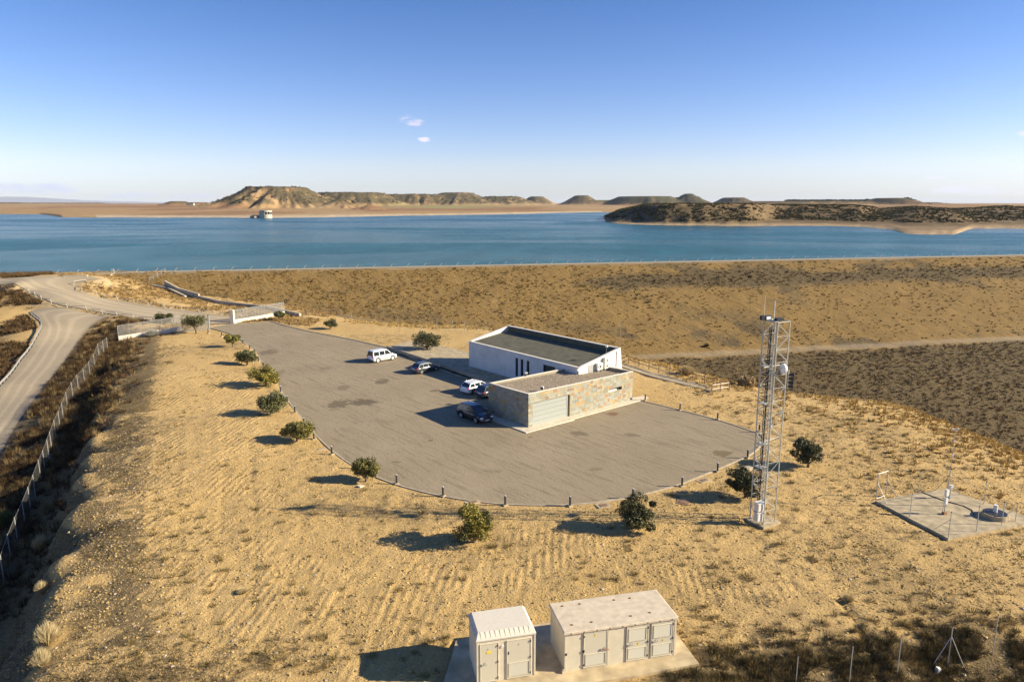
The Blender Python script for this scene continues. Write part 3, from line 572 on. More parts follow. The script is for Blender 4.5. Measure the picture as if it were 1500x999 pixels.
# ---------------------------------------------------------------- plants
M_leafy = mat('dry_plant', (.3, .2, .1), .9, attr='Col', spec=.1)
def tufts(name, pts, hh, rr, nb, cols, wide=.16, up=.55, jit=.15):
    """clumps of blades: for every point nb bent triangles fanning out"""
    n = len(pts); pts = np.asarray(pts); hh = np.broadcast_to(hh, n); rr = np.broadcast_to(rr, n)
    an = rng.random((n, nb))*2*np.pi; ra = np.sqrt(rng.random((n, nb)))*rr[:, None]; hb_ = hh[:, None]*(up+(1-up)*rng.random((n, nb)))*(1.05-.5*(ra/rr[:, None])**2)
    bx = pts[:, 0:1]+np.cos(an)*ra*.45; by = pts[:, 1:2]+np.sin(an)*ra*.45; bz = np.repeat(pts[:, 2:3], nb, 1)-.04*hh[:, None]
    tx = pts[:, 0:1]+np.cos(an)*ra*1.25; ty = pts[:, 1:2]+np.sin(an)*ra*1.25; tz = pts[:, 2:3]+hb_
    w = rr[:, None]*wide*(.6+.8*rng.random((n, nb))); a2 = rng.random((n, nb))*2*np.pi; wx = np.cos(a2)*w; wy = np.sin(a2)*w
    v = np.stack([np.stack([bx-wx, by-wy, bz], -1), np.stack([bx+wx, by+wy, bz], -1), np.stack([tx+wx*.5, ty+wy*.5, tz], -1)], 2).reshape(-1, 3)
    f = np.arange(len(v)).reshape(-1, 3)
    c = np.repeat((np.asarray(cols)[:, None, :]*(1+jit*(rng.random((n, nb, 1))*2-1))), 3, 1).reshape(-1, 3)
    return fin(link(name, mesh_np(name, v, f, M_leafy, cols=np.clip(c, 0, 1))), kind='stuff')
def pick(c1, c2, n): k = rng.random((n, 1)); return np.array(c1)*(1-k)+np.array(c2)*k
def scatter(n, x0, x1, y0, y1, keep):
    x = rng.uniform(x0, x1, n); y = rng.uniform(y0, y1, n); k = keep(x, y); k = rng.random(n) < k; x, y = x[k], y[k]
    return np.stack([x, y, gz(x, y)], 1)
pxof = lambda x, y: 750+1010*x/np.maximum(y, 1)
infr = lambda x, y: (np.abs(x) < y*.80+4)
clear = lambda x, y: (sd(x, y, LOT) > .6)*(sd(x, y, ROAD) > .8)*(sd(x, y, LROAD) > .6)*np.all([sd(x, y, q) > .1 for q in flat], 0)
_isdam = lambda x, y: (dam(x, y) >= base(x, y)-.05)*(sdist(x, y) > 3.2)
# dam, upper face: golden tufts, denser in patches, greyer scrub in bands
sbm = 3+(ZC-ZB)*3
p = scatter(70000, -120, 240, 95, 245, lambda x, y: infr(x, y)*_isdam(x, y)*(sdist(x, y) < sbm-1)*(.25+.75*sst(.35, .65, fbm(x/5, y/5, 3)))*np.interp(pxof(x, y), [750, 950], [1, .28]))
n = len(p); tufts('dam_grass', p, rng.uniform(.15, .5, n), rng.uniform(.2, .5, n), 9, pick((.17, .105, .030), (.29, .185, .06), n), .3)
p = scatter(34000, -120, 240, 95, 245, lambda x, y: infr(x, y)*_isdam(x, y)*(sdist(x, y) < sbm)*np.clip(np.exp(-((sdist(x, y)-14)/6)**2)*sst(5, 30, x)*1.0+np.interp(pxof(x, y), [750, 1000], [.16, .05])*sst(.5, .65, fbm(x/8+3, y/6, 3))+np.exp(-((sdist(x, y)-24)/8)**2)*sst(.5, .6, fbm(x/9, y/7+3, 3))*sst(60, 30, x)*.6, 0, 1))
n = len(p); tufts('dam_scrub', p, rng.uniform(.2, .6, n), rng.uniform(.3, .7, n), 10, pick((.095, .068, .035), (.20, .15, .08), n), .22)
p = scatter(70000, 10, 240, 90, 215, lambda x, y: infr(x, y)*_isdam(x, y)*(sdist(x, y) > sbm+4)*(.65+.35*sst(.35, .6, fbm(x/7, y/7, 3))))
n = len(p); tufts('lower_slope_scrub', p, rng.uniform(.2, .6, n), rng.uniform(.3, .6, n), 9, np.where(rng.random((n, 1)) < .3, pick((.20, .125, .045), (.28, .185, .07), n), pick((.075, .055, .03), (.30, .24, .15), n)), .17)
# rim of the plateau on the right: orange grass
rim = [P(*q)[:2] for q in redge]; rim0 = [P(*q)[:2] for q in [(395, 455, .5), (450, 462, .1), (550, 472, -.5), (640, 479, -.9)]]+rim
p = scatter(60000, -70, 150, 55, 150, lambda x, y: infr(x, y)*clear(x, y)*(~_isdam(x, y).astype(bool))*np.exp(-(np.maximum(0, dpoly(x, y, rim0, False)-1.5)/np.interp(pxof(x, y), [400, 800, 1000, 1150, 1500], [3.0, 2.5, 6, 14, 19]))**2)*sst(.34, .5, fbm(x/4, y/4, 3)))
n = len(p); tufts('rim_grass', p, rng.uniform(.2, .6, n), rng.uniform(.25, .55, n), 16, pick((.38, .255, .085), (.54, .385, .15), n), .13)
# thin litter and small tussocks on the bare plateau
def kp(x, y):
    d = fbm(x/3.5+2, y/3.5+5, 4); q = pxof(x, y); r = sst(.50, .62, d)*.45+.03
    r = r*np.where(q > 1000, 1.5, np.where(q < 260, 1.4, .55)); return infr(x, y)*clear(x, y)*(base(x, y) > -.6)*(~_isdam(x, y).astype(bool))*r
p = scatter(70000, -60, 80, 30, 130, kp); n = len(p)
tufts('dry_tussocks', p, rng.uniform(.06, .28, n), rng.uniform(.12, .36, n), 12, np.where(rng.random((n, 1)) < .35, pick((.10, .085, .03), (.16, .13, .05), n), pick((.17, .12, .045), (.30, .215, .09), n)), .07)
# scrub belt between plateau, fence and lower road
fl_w = [P(*q)[:2] for q in fence_px]
def kb(x, y):
    z = base(x, y); q = pxof(x, y)
    near = dpoly(x, y, [P(a, b, c)[:2] for a, b, c in ((170, 478, .8), (140, 500, -.3), (118, 535, -1.8), (92, 575, -3), (70, 610, -3.8), (45, 660, -4.8), (20, 720, -5.2), (-20, 790, -5.6), (-70, 900, -6))], False)
    k = np.exp(-(near/np.interp(y, [40, 80, 140], [4.5, 4.0, 4.5]))**2)+.9*np.exp(-(dpoly(x, y, [P(a, b, c)[:2] for a, b, c in ((176, 505, -.6), (165, 540, -1), (142, 590, -1.8), (120, 640, -2.9), (112, 660, -3))], False)/2.4)**2)
    return clear(x, y)*(q < 300)*np.clip(k, 0, 1)*sst(.2, .42, fbm(x/2.5, y/2.5, 3))
p = scatter(36000, -95, -30, 35, 150, kb); n = len(p)
tufts('roadside_scrub', p, rng.uniform(.45, 1.25, n), rng.uniform(.35, .8, n), 40, np.where(rng.random((n, 1)) < .2, pick((.24, .17, .075), (.32, .23, .11), n), pick((.04, .026, .013), (.115, .07, .033), n)), .04)
p = scatter(42000, -150, -60, 75, 185, lambda x, y: clear(x, y)*infr(x, y)*(pxof(x, y) < 90)*(sd(x, y, LROAD) > .8)*sst(.3, .5, fbm(x/4, y/4, 3))*(dpoly(x, y, [P(*q)[:2] for q in LR_r], False) > 5)*.8); n = len(p)
tufts('hillside_scrub', p, rng.uniform(.4, 1.1, n), rng.uniform(.5, 1.0, n), 20, pick((.06, .036, .018), (.14, .088, .04), n), .08)
# grass between access road and channel, and round the gate
p = scatter(22000, -125, -40, 115, 185, lambda x, y: clear(x, y)*(pxof(x, y) > 80)*(~_isdam(x, y).astype(bool))*(y > P(300, 478)[1])*sst(.3, .55, fbm(x/4, y/4, 3))); n = len(p)
tufts('verge_grass', p, rng.uniform(.2, .6, n), rng.uniform(.3, .6, n), 14, np.where(rng.random((n, 1)) < .25, pick((.12, .08, .04), (.18, .12, .06), n), pick((.29, .19, .07), (.40, .27, .11), n)), .12)
# bottom right bank
bl = [P(a, b, c)[:2] for a, b, c in ((1040, 1015, -.3), (1150, 995, -.5), (1250, 990, -.6), (1350, 975, -.6), (1500, 960, -.7))]
p = scatter(14000, 8, 32, 27, 42, lambda x, y: clear(x, y)*np.exp(-(dpoly(x, y, bl, False)/1.8)**2)*sst(.28, .48, fbm(x/1.5, y/1.5, 3))); n = len(p)
tufts('bank_scrub', p, rng.uniform(.2, .6, n), rng.uniform(.2, .45, n), 44, np.where(rng.random((n, 1)) < .3, pick((.22, .16, .06), (.34, .25, .11), n), pick((.055, .045, .02), (.13, .10, .045), n)), .03)
p = scatter(5000, -34, -8, 29, 42, lambda x, y: infr(x, y)*clear(x, y)*np.exp(-(dpoly(x, y, [P(a, b)[:2] for a, b in ((110, 1000), (330, 990), (420, 965))], False)/1.2)**2)*.6*(base(x, y) > -.5)); n = len(p)
tufts('bank_scrub', p, rng.uniform(.1, .3, n), rng.uniform(.15, .35, n), 24, pick((.10, .075, .04), (.22, .16, .085), n), .04)
# stones
def stones(name, p, r, cols):
    ico = np.array([(1, 0, -.4), (-.5, .87, -.4), (-.5, -.87, -.4), (.5, .6, .5), (-.8, .1, .45), (.4, -.7, .5)]); fi = np.array([(0, 1, 3), (1, 4, 3), (1, 2, 4), (2, 5, 4), (2, 0, 5), (0, 3, 5), (3, 4, 5)])
    n = len(p); v = ico[None]*(1+.35*(rng.random((n, 6, 3))*2-1))*r[:, None, None]; a = rng.random(n)*6.28; c, s = np.cos(a)[:, None], np.sin(a)[:, None]
    v = np.stack([v[..., 0]*c-v[..., 1]*s, v[..., 0]*s+v[..., 1]*c, v[..., 2]*.75], -1)+p[:, None, :]
    f = (fi[None]+np.arange(n)[:, None, None]*6).reshape(-1, 3)
    return fin(link(name, mesh_np(name, v.reshape(-1, 3), f, M_leafy, cols=np.repeat(cols, 6, 0))), kind='stuff')
def ks(x, y):
    e = dpoly(x, y, [P(*q)[:2] for q in edge_px], False); q = pxof(x, y)
    return infr(x, y)*clear(x, y)*(base(x, y) > -2.5)*np.clip(.10+.9*np.exp(-((e-3.5)/3.5)**2)*(x < 0)+.5*np.exp(-(dpoly(x, y, bl, False)/2.5)**2)+.25*sst(.5, .65, fbm(x/3, y/3, 3)), 0, 1)
p = scatter(190000, -48, 48, 29, 74, lambda x, y: infr(x, y)*clear(x, y)*(base(x, y) > -2.5)*(.35+.65*sst(.4, .6, fbm(x/2.2+7, y/2.2, 3)))*np.clip(1.25-(y-35)/45, .25, 1)); n = len(p)
stones('earth_clods', p, rng.uniform(.02, .05, n)*(1+1.4*(rng.random(n) < .14)), pick((.30, .205, .08), (.50, .355, .15), n))
tp = []
for (x0, x1, y0, y1, cnt) in ((190, 700, 690, 990, 120), (1000, 1480, 740, 930, 75), (700, 1000, 760, 880, 22), (180, 420, 520, 700, 40), (900, 1300, 570, 740, 60)):
    for _ in range(cnt):
        q = P(random.uniform(x0, x1), y0+(y1-y0)*random.random()**.8); tp.append((q[0], q[1]))
tp = np.array(tp); tp = tp[clear(tp[:, 0], tp[:, 1]) > 0]; n = len(tp); s_ = rng.uniform(.5, 1.15, n)
tufts('dry_tussocks', np.stack([tp[:, 0], tp[:, 1], gz(tp[:, 0], tp[:, 1])], 1), .34*s_, .42*s_, 90, pick((.17, .13, .05), (.34, .25, .11), n), .03, jit=.35)
def kd(x, y):
    e = dpoly(x, y, [P(*q)[:2] for q in edge_px], False); return infr(x, y)*(base(x, y) > -4.2)*np.clip(np.exp(-((e-2.8)/3.4)**2)*(x < 0)+np.exp(-(dpoly(x, y, [P(a, b)[:2] for a, b in ((100, 990), (330, 985), (430, 955))], False)/1.6)**2), 0, 1)*sst(.35, .55, fbm(x/2.2, y/2.2, 3))
p = scatter(50000, -60, -6, 29, 125, kd); n = len(p)
tufts('dry_litter', p, rng.uniform(.04, .16, n), rng.uniform(.12, .34, n), 14, pick((.04, .03, .015), (.15, .11, .055), n), .055)
p = scatter(42000, -50, 45, 29, 78, ks); n = len(p)
r = rng.uniform(.02, .06, n)*(1+1.5*(rng.random(n) < .06)); stones('loose_stones', p, r, pick((.25, .18, .10), (.50, .42, .31), n))

# shore scrub on the promontory and mesas
def farscrub(name, n, x0, x1, y0, y1, keep, hr, c1, c2, nb=5):
    y = rng.uniform(y0, y1, n); x = tt(rng.uniform(x0, x1, n))*y; k = rng.random(n) < keep(x, y); x, y = x[k], y[k]; z = farz(x, y); n = len(x)
    r = rng.uniform(hr*.5, hr, n); return tufts(name, np.stack([x, y, z], 1), r*.9, r, nb, pick(c1, c2, n), .55)
def kpr(x, y):
    q = 750+x/y*FOC; z = farz(x, y); return (z > 5)*(z < 23.5)*np.clip(1-np.exp(-((q-1118)/9)**2), 0, 1)*sst(.33, .46, fbm(x/9, y/14, 3))*np.interp(q, [1130, 1250, 1400], [1, .7, .45])
farscrub('shore_scrub', 34000, 880, 1520, 640, 1130, kpr, 2.1, (.040, .040, .017), (.095, .085, .038), 7)
farscrub('pine_wood', 1600, 1145, 1262, 3500, 3700, lambda x, y: 1., 13, (.03, .045, .02), (.05, .07, .03), 5)
farscrub('pine_wood', 700, 1316, 1350, 3300, 3600, lambda x, y: 1., 13, (.03, .045, .02), (.05, .07, .03), 5)
farscrub('mesa_scrub', 9000, 320, 780, 2050, 4300, lambda x, y: (farz(x, y) > 24)*sst(.4, .5, fbm(x/40, y/40, 3)), 6, (.035, .035, .018), (.09, .075, .04), 5)

# ---------------------------------------------------------------- single trees and bushes
M_bark = mat('olive_bark', (.16, .12, .08), .95, noise=.3, nscale=6, bump=.5, bscale=14)
M_leaf = mat('olive_leaves', (.1, .12, .05), .65, attr='Col', spec=.3)
def tree_mesh(w, h, nl, seed, c1, c2, trunk=.35, lean=(0, 0), leaf=.11):
    r = np.random.default_rng(seed); R = w/2
    ncl = 30; ang = r.random(ncl)*6.28; rad = np.sqrt(r.random(ncl))*R*.78; zc = h*(trunk+.14)+r.random(ncl)*h*(1-trunk-.28)
    cen = np.stack([np.cos(ang)*rad+lean[0]*zc/h, np.sin(ang)*rad+lean[1]*zc/h, zc], 1); cr = r.uniform(.2, .44, ncl)*R*(1.15-.4*rad/R)
    k4 = r.integers(0, ncl, 5); cen[k4, :2] *= 1.10; cr[k4] *= .85; cen[:, 2] *= r.uniform(.92, 1.05); cen[:, 0] *= r.uniform(.9, 1.08)
    which = r.integers(0, ncl, nl); d = r.normal(size=(nl, 3)); d /= np.linalg.norm(d, axis=1)[:, None]; rr = cr[which]*(.55+.55*r.random(nl))
    c = cen[which]+d*rr[:, None]*np.array([1.15, 1.15, .85]); c[:, 2] = np.maximum(c[:, 2], h*trunk*.55)
    a = r.normal(size=(nl, 3)); a /= np.linalg.norm(a, axis=1)[:, None]; bq = np.cross(a, r.normal(size=(nl, 3))); bq /= np.linalg.norm(bq, axis=1)[:, None]
    a = a*leaf*r.uniform(.7, 1.4, (nl, 1)); bq = bq*leaf*.42
    v = np.stack([c-a, c+bq, c+a, c-bq], 1).reshape(-1, 3); f = np.arange(nl*4).reshape(-1, 4)
    tone = r.random(ncl)[which][:, None]*.7+r.random((nl, 1))*.3
    col = np.repeat((np.array(c1)*(1-tone)+np.array(c2)*tone), 4, 0)
    me = mesh_np('crown', v, f, M_leaf, cols=col)
    b = MB(); base_r = .06*h; fk = (lean[0]*.2, lean[1]*.2, h*trunk*.55); b.bar((0, 0, -.15), fk, base_r, 7, base_r*.8)
    order = np.argsort(-cr)[:9]
    for k in order:
        q = cen[k]; md = (q[0]*.45, q[1]*.45, (fk[2]+q[2])*.5-.05*h); b.bar(fk, md, base_r*.55, 5, base_r*.35); b.bar(md, q, base_r*.35, 5, .012*h)
    tm = bpy.data.meshes.new('trunk'); tm.from_pydata(b.v, [], b.f); tm.materials.append(M_bark)
    return me, tm
og = ((.045, .050, .020), (.165, .160, .060)); yg = ((.06, .062, .020), (.25, .215, .05)); dg = ((.032, .036, .015), (.115, .110, .040)); yo = ((.04, .045, .014), (.30, .245, .04))
TREES = [  # base px, left, right, top, colours, trunk, label
    (288, 489, 269, 304, 460, og, .34, 'dark round-crowned olive tree in front of the entrance gate'),
    (341, 508, 330, 353, 489, yg, .3, 'smallest olive in the row along the kerb, just inside the gate'),
    (362, 535, 347, 378, 513, og, .3, 'lopsided little olive, third in the kerb row counting from the gate'),
    (391, 566, 367, 409, 537, yo, .12, 'low dense olive with yellow-green leaves at its foot, fourth in the kerb row'),
    (397, 606, 376, 420, 572, og, .12, 'rounded grey-green olive bush midway down the left kerb row'),
    (435, 647, 411, 461, 617, yg, .3, 'wide olive with two visible trunks at the bend of the left kerb'),
    (536, 705, 519, 560, 672, yg, .18, 'small bright olive at the near left kerb with a pale stone beside it'),
    (695, 794, 665, 723, 738, yo, .06, 'large yellowish-green olive bush in the middle foreground'),
    (937, 774, 907, 967, 725, dg, .08, 'large dark olive bush in front of the near kerb, in the tower shadow'),
    (1092, 729, 1063, 1114, 687, dg, .14, 'dark olive bush just left of the lattice tower'),
    (1184, 684, 1158, 1207, 645, dg, .2, 'solitary dark olive tree right of the lattice tower'),
    (626, 511, 605, 646, 486, dg, .14, 'dark round olive growing out of the raised concrete terrace'),
    (241, 473, 226, 256, 457, dg, .08, 'dark bush behind the left entrance wall beside the access road'),
    (409, 469, 401, 418, 457, og, .35, 'tiny olive at the end of the right entrance wall'),
    (484, 482, 475, 494, 468, og, .3, 'tiny olive on the sand beyond the far kerb'),
    (346, 458, 338, 356, 453, dg, .05, 'low green bush behind the right entrance wall'),
    (1096, 566, 1074, 1106, 552, ((.30, .21, .10), (.42, .31, .16)), .05, 'pale dry bush below the end of the wooden fence')]
for i, (bx, by, x0, x1, yt, cc, tr, lab) in enumerate(TREES):
    z0 = .45 if 'terrace' in lab else 0
    g = P(bx, by, .45) if z0 else gp(bx, by, .0)
    Yb = g[1]; w = (x1-x0)*Yb/1000.; h = (P(bx, yt, Y=Yb)[2]-g[2])
    if h < .5: h = .8
    dx = ((x0+x1)/2-bx)*Yb/1000
    cm_, tm_ = tree_mesh(w*1.02, h*1.0, int(np.interp(Yb, [45, 80, 130], [9000, 5500, 2600])), 30+i, cc[0], cc[1], tr, (dx, 0), float(np.interp(Yb, [45, 90, 130], [.085, .12, .15])))
    o = empty('olive_tree' if 'bush' not in lab or 'olive' in lab else 'bush', g, label=lab, cat='tree' if 'bush' not in lab or 'olive' in lab else 'bush', group='olive trees around the parking lot' if i < 15 and i != 12 else None)
    link('crown', cm_, o); link('trunk', tm_, o)
def bushmesh(h, r, n, c1, c2, seed, wide=.022):
    q = np.random.default_rng(seed); an = q.random(n)*6.28; ra = np.sqrt(q.random(n)); hb_ = h*(.6+.4*q.random(n))*(1.05-.55*ra**2)
    b0 = np.stack([np.cos(an)*ra*r*.25, np.sin(an)*ra*r*.25, -.05+0*an], 1); t0 = np.stack([np.cos(an)*ra*r, np.sin(an)*ra*r, hb_], 1); w = wide*r*q.uniform(.5, 1.5, (n, 1)); a2 = q.random(n)*6.28; ww = np.stack([np.cos(a2), np.sin(a2), 0*a2], 1)*w
    v = np.stack([b0-ww, b0+ww, t0], 1).reshape(-1, 3); k = q.random((n, 1)); return mesh_np('dry_grass_clump', v, np.arange(3*n).reshape(-1, 3), M_leafy, cols=np.repeat(np.array(c1)*(1-k)+np.array(c2)*k, 3, 0))
for i, (px, py, w, h, lab, cc) in enumerate(((70, 942, 36, 40, 'tall straw-coloured grass clump at the plateau edge in the bottom left corner', 0), (62, 975, 30, 34, 'straw grass clump below the tallest one at the bottom left edge', 0), (62, 868, 22, 22, 'small straw grass clump on the shaded embankment', 0), (62, 803, 30, 25, 'straw grass clump by the foot of the mesh fence, uppermost on the embankment', 0),
                                             (1006, 549, 26, 16, 'pale round tumbleweed bush behind the wooden rail fence', 0), (223, 493, 22, 12, 'silvery bush against the left entrance wall', 1), (1242, 880, 20, 12, 'yellowish bush at the head of the erosion gully', 0), (355, 868, 18, 9, 'low dry tussock on the bare sand left of the small hut', 0), (8, 772, 30, 30, 'green bush beyond the mesh fence at the left edge', 2), (1035, 508, 8, 6, 'dark little shrub on the berm of the dam', 3))):
    g = gp(px, py, 0 if px > 100 else -3); k = g[1]/1000
    c = (((.42, .33, .17), (.60, .49, .28)), ((.28, .27, .22), (.42, .41, .36)), ((.06, .085, .025), (.13, .15, .05)), ((.1, .08, .04), (.16, .12, .06)))[cc]
    fin(link('dry_grass_clump' if cc == 0 else 'shrub', bushmesh(h*k*1.05, w*k*.55, 1300, *c, 60+i)), label=lab, cat='grass clump' if cc == 0 else 'bush').location = tuple(g)
g = P(528, 713); b = MB().disc((0, 0, .06), (0, 0, 1), .22, .14, 6).disc((.22, .05, .04), (0, 0, 1), .1, .1, 5); o = b.build('stone', mat('pale_stone', (.6, .52, .42), .9, noise=.2)); o.location = (g[0], g[1], float(gz(g[0], g[1]))+.02); fin(o, label='pale flat stone on the sand below the small bright olive', cat='stone')
# ---------------------------------------------------------------- office building with stone-clad garage
M_white = mat('white_render', (.66, .63, .58), .8, noise=.10, nscale=.7, bump=.15, bscale=14)
M_cop = mat('coping_metal', (.66, .60, .50), .6, noise=.08)
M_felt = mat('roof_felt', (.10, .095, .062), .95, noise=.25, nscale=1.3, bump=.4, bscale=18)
M_gravel = mat('roof_gravel', (.30, .24, .17), 1, noise=.45, nscale=7, bump=1, bscale=11, bdist=.12)
M_glass = mat('dark_glass', (.015, .02, .028), .08, spec=.6)
M_dark = mat('dark_metal', (.03, .033, .04), .5, metal=.3)
M_door = mat('garage_door_paint', (.29, .31, .285), .5, noise=.04)
M_core = mat('wall_core', (.27, .24, .17), .9)
M_tile = mat('slate_tile', (.4, .3, .2), .8, attr='Col', noise=.10, nscale=6, bump=.1, bscale=20)
M_wmetal = mat('white_metal', (.66, .65, .60), .45)
M_galv = mat('galvanised_steel', (.36, .36, .34), .5, metal=.3, noise=.12, nscale=3)
A0 = np.array((1.75, 73.25)); ga = math.radians(40.5)
gar = empty('garage', (A0[0], A0[1], 0), ga, label='low flat-roofed garage wing clad in rusty and grey-green slate tiles', cat='building')
LS, LT, TB, WN = 17.33, 6.86, 4.1, 11.9
def top(s, t): return 3.85-.012*s-.022*t
b = MB(); th = .3
def wall(b, s0, s1, t0, t1, z0=0, z1=None):
    pts = [(s0, t0), (s1, t0), (s1, t1), (s0, t1)]
    b.prism(pts, z0, 0, 0, [(top(*q)-.03 if z1 is None else z1) for q in pts])
D0_, D1_, DH, S0, S1, SZ0, SZ1 = .66, 6.34, 2.68, 12.95, 15.3, 1.72, 2.12
wall(b, 0, D0_, 0, th); wall(b, D1_, S0, 0, th); wall(b, D0_, D1_, 0, th, DH); wall(b, S0, S1, 0, th, 0, SZ0); wall(b, S0, S1, 0, th, SZ1); wall(b, S1, LS, 0, th)
wall(b, 0, th, th, LT-th); wall(b, 0, WN, LT-th, LT); wall(b, LS-th, LS, th, TB)
b.build('wall', M_core, gar)
_PAL = [(.34, .36, .28), (.40, .41, .33), (.30, .32, .27), (.46, .45, .37), (.42, .36, .24), (.50, .42, .27), (.36, .30, .20), (.52, .33, .13), (.46, .22, .09), (.56, .40, .18), (.30, .19, .13), (.38, .40, .36), (.44, .40, .30)]
PAL = [tuple((v*.80+m*.20)*.70 for v, m in zip(c, (.40, .37, .27))) for c in _PAL]
PW = [12, 12, 8, 9, 9, 8, 6, 5, 4, 4, 4, 8, 10]
def cladding(name, length, holes, place, ztop, cover=1.0):
    V_, F_, Cc = [], [], []; q = random.Random(length)
    row = 0; z = .02
    while z < ztop(0)-.03:
        h = .305; s = -q.uniform(0, .5)
        while s < length:
            w = q.choice((.3, .45, .6, .6)); a, e = max(s, 0), min(s+w, length); s += w
            if e-a < .04: continue
            pieces = [(a, e, z, min(z+h, ztop((a+e)/2)))]
            for (h0, h1, k0, k1) in holes:
                np_ = []
                for (x0, x1, y0, y1) in pieces:
                    if x1 <= h0 or x0 >= h1 or y1 <= k0 or y0 >= k1: np_.append((x0, x1, y0, y1)); continue
                    if x0 < h0: np_.append((x0, h0, y0, y1))
                    if x1 > h1: np_.append((h1, x1, y0, y1))
                    if y0 < k0: np_.append((max(x0, h0), min(x1, h1), y0, k0))
                    if y1 > k1: np_.append((max(x0, h0), min(x1, h1), k1, y1))
                pieces = np_
            c = q.choices(PAL, PW)[0]; k = q.uniform(.93, 1.08); c = tuple(min(.9, v*k) for v in c); d = q.uniform(.026, .034)
            for (x0, x1, y0, y1) in pieces:
                g = .006; x0 += g; x1 -= g; y0 += g; y1 -= g
                if x1-x0 < .02 or y1-y0 < .02: continue
                bi = len(V_)
                for dd in (0.002, d):
                    for (x, y) in ((x0, y0), (x1, y0), (x1, y1), (x0, y1)): V_.append(place(x, y, dd)); Cc.append(c)
                F_ += [tuple(bi+i for i in f) for f in ((4, 5, 6, 7), (0, 1, 5, 4), (1, 2, 6, 5), (2, 3, 7, 6), (3, 0, 4, 7))]
        z += h
    F_ = np.array([list(f) for f in F_])
    me = mesh_np(name, np.array(V_), F_, M_tile, cols=np.array(Cc)); return fin(link(name, me, gar), kind='stuff')
cladding('slate_cladding', LS, [(D0_, D1_, -1, DH), (S0, S1, SZ0, SZ1)], lambda x, y, d: (x, -d, y), lambda s: top(s, 0))
cladding('slate_cladding', LT, [], lambda x, y, d: (-d, LT-x, y), lambda t: top(0, 3.4)+.02)
cladding('slate_cladding', TB, [], lambda x, y, d: (LS+d, x, y), lambda t: top(LS, 2))
b = MB(); e = .07
def cop(s0, s1, t0, t1):
    pts = [(s0, t0), (s1, t0), (s1, t1), (s0, t1)]; b.prism(pts, 3.0, 0, 0, [top(*q)+.035 for q in pts])
for (s0, s1, t0, t1) in ((-.05, LS+.05, -.05, .16), (-.05, .28, .16, LT+.05), (.28, WN-.02, LT-.28, LT+.05), (LS-.25, LS+.05, .16, TB-.02)):
    pts = [(s0, t0), (s1, t0), (s1, t1), (s0, t1)]; v0 = len(b.v); b.prism(pts, 0, 0, 0, [top(*q)+.035 for q in pts])
    for i in range(v0, v0+4): x, y, z = b.v[i]; b.v[i] = (x, y, top(x, y)-.02)
b.build('coping', M_cop, gar)
b = MB(); rz = lambda s, t: top(s, t)-.07-.05*min(t, 2)-.012*s
P_ = [(.28, .16), (LS-.25, .16), (LS-.25, TB), (WN, TB), (WN, LT-.28), (.28, LT-.28)]
g_ = 40; ss = np.linspace(.28, LS-.25, 46)
for i in range(45):
    tmx = LT-.28 if ss[i+1] <= WN+.2 else TB
    tt_ = np.linspace(.16, tmx, 12)
    for j in range(11):
        q = [(ss[i], tt_[j]), (ss[i+1], tt_[j]), (ss[i+1], tt_[j+1]), (ss[i], tt_[j+1])]; b.add([(x, y, rz(x, y)) for x, y in q], [(0, 1, 2, 3)])
b.build('gravel_roof', M_gravel, gar)
# loose roof gravel as real stones
n = 9000; s_ = rng.uniform(.3, LS-.3, n); t_ = rng.uniform(.2, LT-.3, n); k = (s_ < WN) | (t_ < TB); s_, t_ = s_[k], t_[k]; n = len(s_)
o = stones('roof_stones', np.stack([s_, t_, np.array([rz(a, c) for a, c in zip(s_, t_)])], 1), rng.uniform(.03, .075, n), pick((.20, .15, .10), (.50, .42, .31), n)); o.parent = gar
gd = MB().box(D0_, D1_, .26, .3, 0, DH).build('garage_door', M_dark, gar)
for i in range(5):
    z0 = i*DH/5; m_ = MB(); m_.box(D0_+.05, D1_-.32, .16, .24, z0+.012, z0+DH/5-.012); m_.build('door_panel', M_door, gd)
m_ = MB().box(D1_-.32, D1_-.24, .12, .25, 0, DH-.02).build('door_jamb', M_wmetal, gar); MB().box(D0_, D0_+.05, .12, .25, 0, DH-.02).build('door_jamb', M_wmetal, gar)
m_ = MB().box(S0, S1, .2, .28, SZ0, SZ1).build('slot_window', M_glass, gar); MB().box(S0+.02, S0+1.5, .02, .18, SZ0+.02, SZ0+.2).build('frame', M_wmetal, m_)
MB().bar((LS-.2, -.14, 0), (LS-.2, -.14, .35), .06, 8).build('downpipe', M_dark, gar)
# white office wing
off_ = empty('office_building', (A0[0], A0[1], 0), ga, label='long white office wing with a dark sloping felt roof behind the garage', cat='building')
w0, w1, t0, t1 = 12.0, 19.65, 4.1, 26.5; ZN, ZFa = 4.15, 5.62; zt_ = lambda s: ZN+(ZFa-ZN)*(s-w0)/(w1-w0)
b = MB(); tk = .28
cuts = [(8.3, 10.5, .4, 3.5), (13.2, 13.75, .9, 3.45), (14.42, 14.97, .9, 3.45), (15.5, 16.05, .9, 3.45)]
prev = t0
for (a, c, z0, z1) in cuts:
    b.box(w0, w0+tk, prev, a, 0, ZN); b.box(w0, w0+tk, a, c, 0, z0); b.box(w0, w0+tk, a, c, z1, ZN); prev = c
b.box(w0, w0+tk, prev, t1, 0, ZN)
for (ta, tb) in ((t0, t0+tk), (t1-tk, t1)): b.prism([(w0+tk, ta), (w1-tk, ta), (w1-tk, tb), (w0+tk, tb)], 0, 0, 0, [zt_(w0+tk), zt_(w1-tk), zt_(w1-tk), zt_(w0+tk)])
b.box(w1-tk, w1, t0, t1, 0, ZFa)
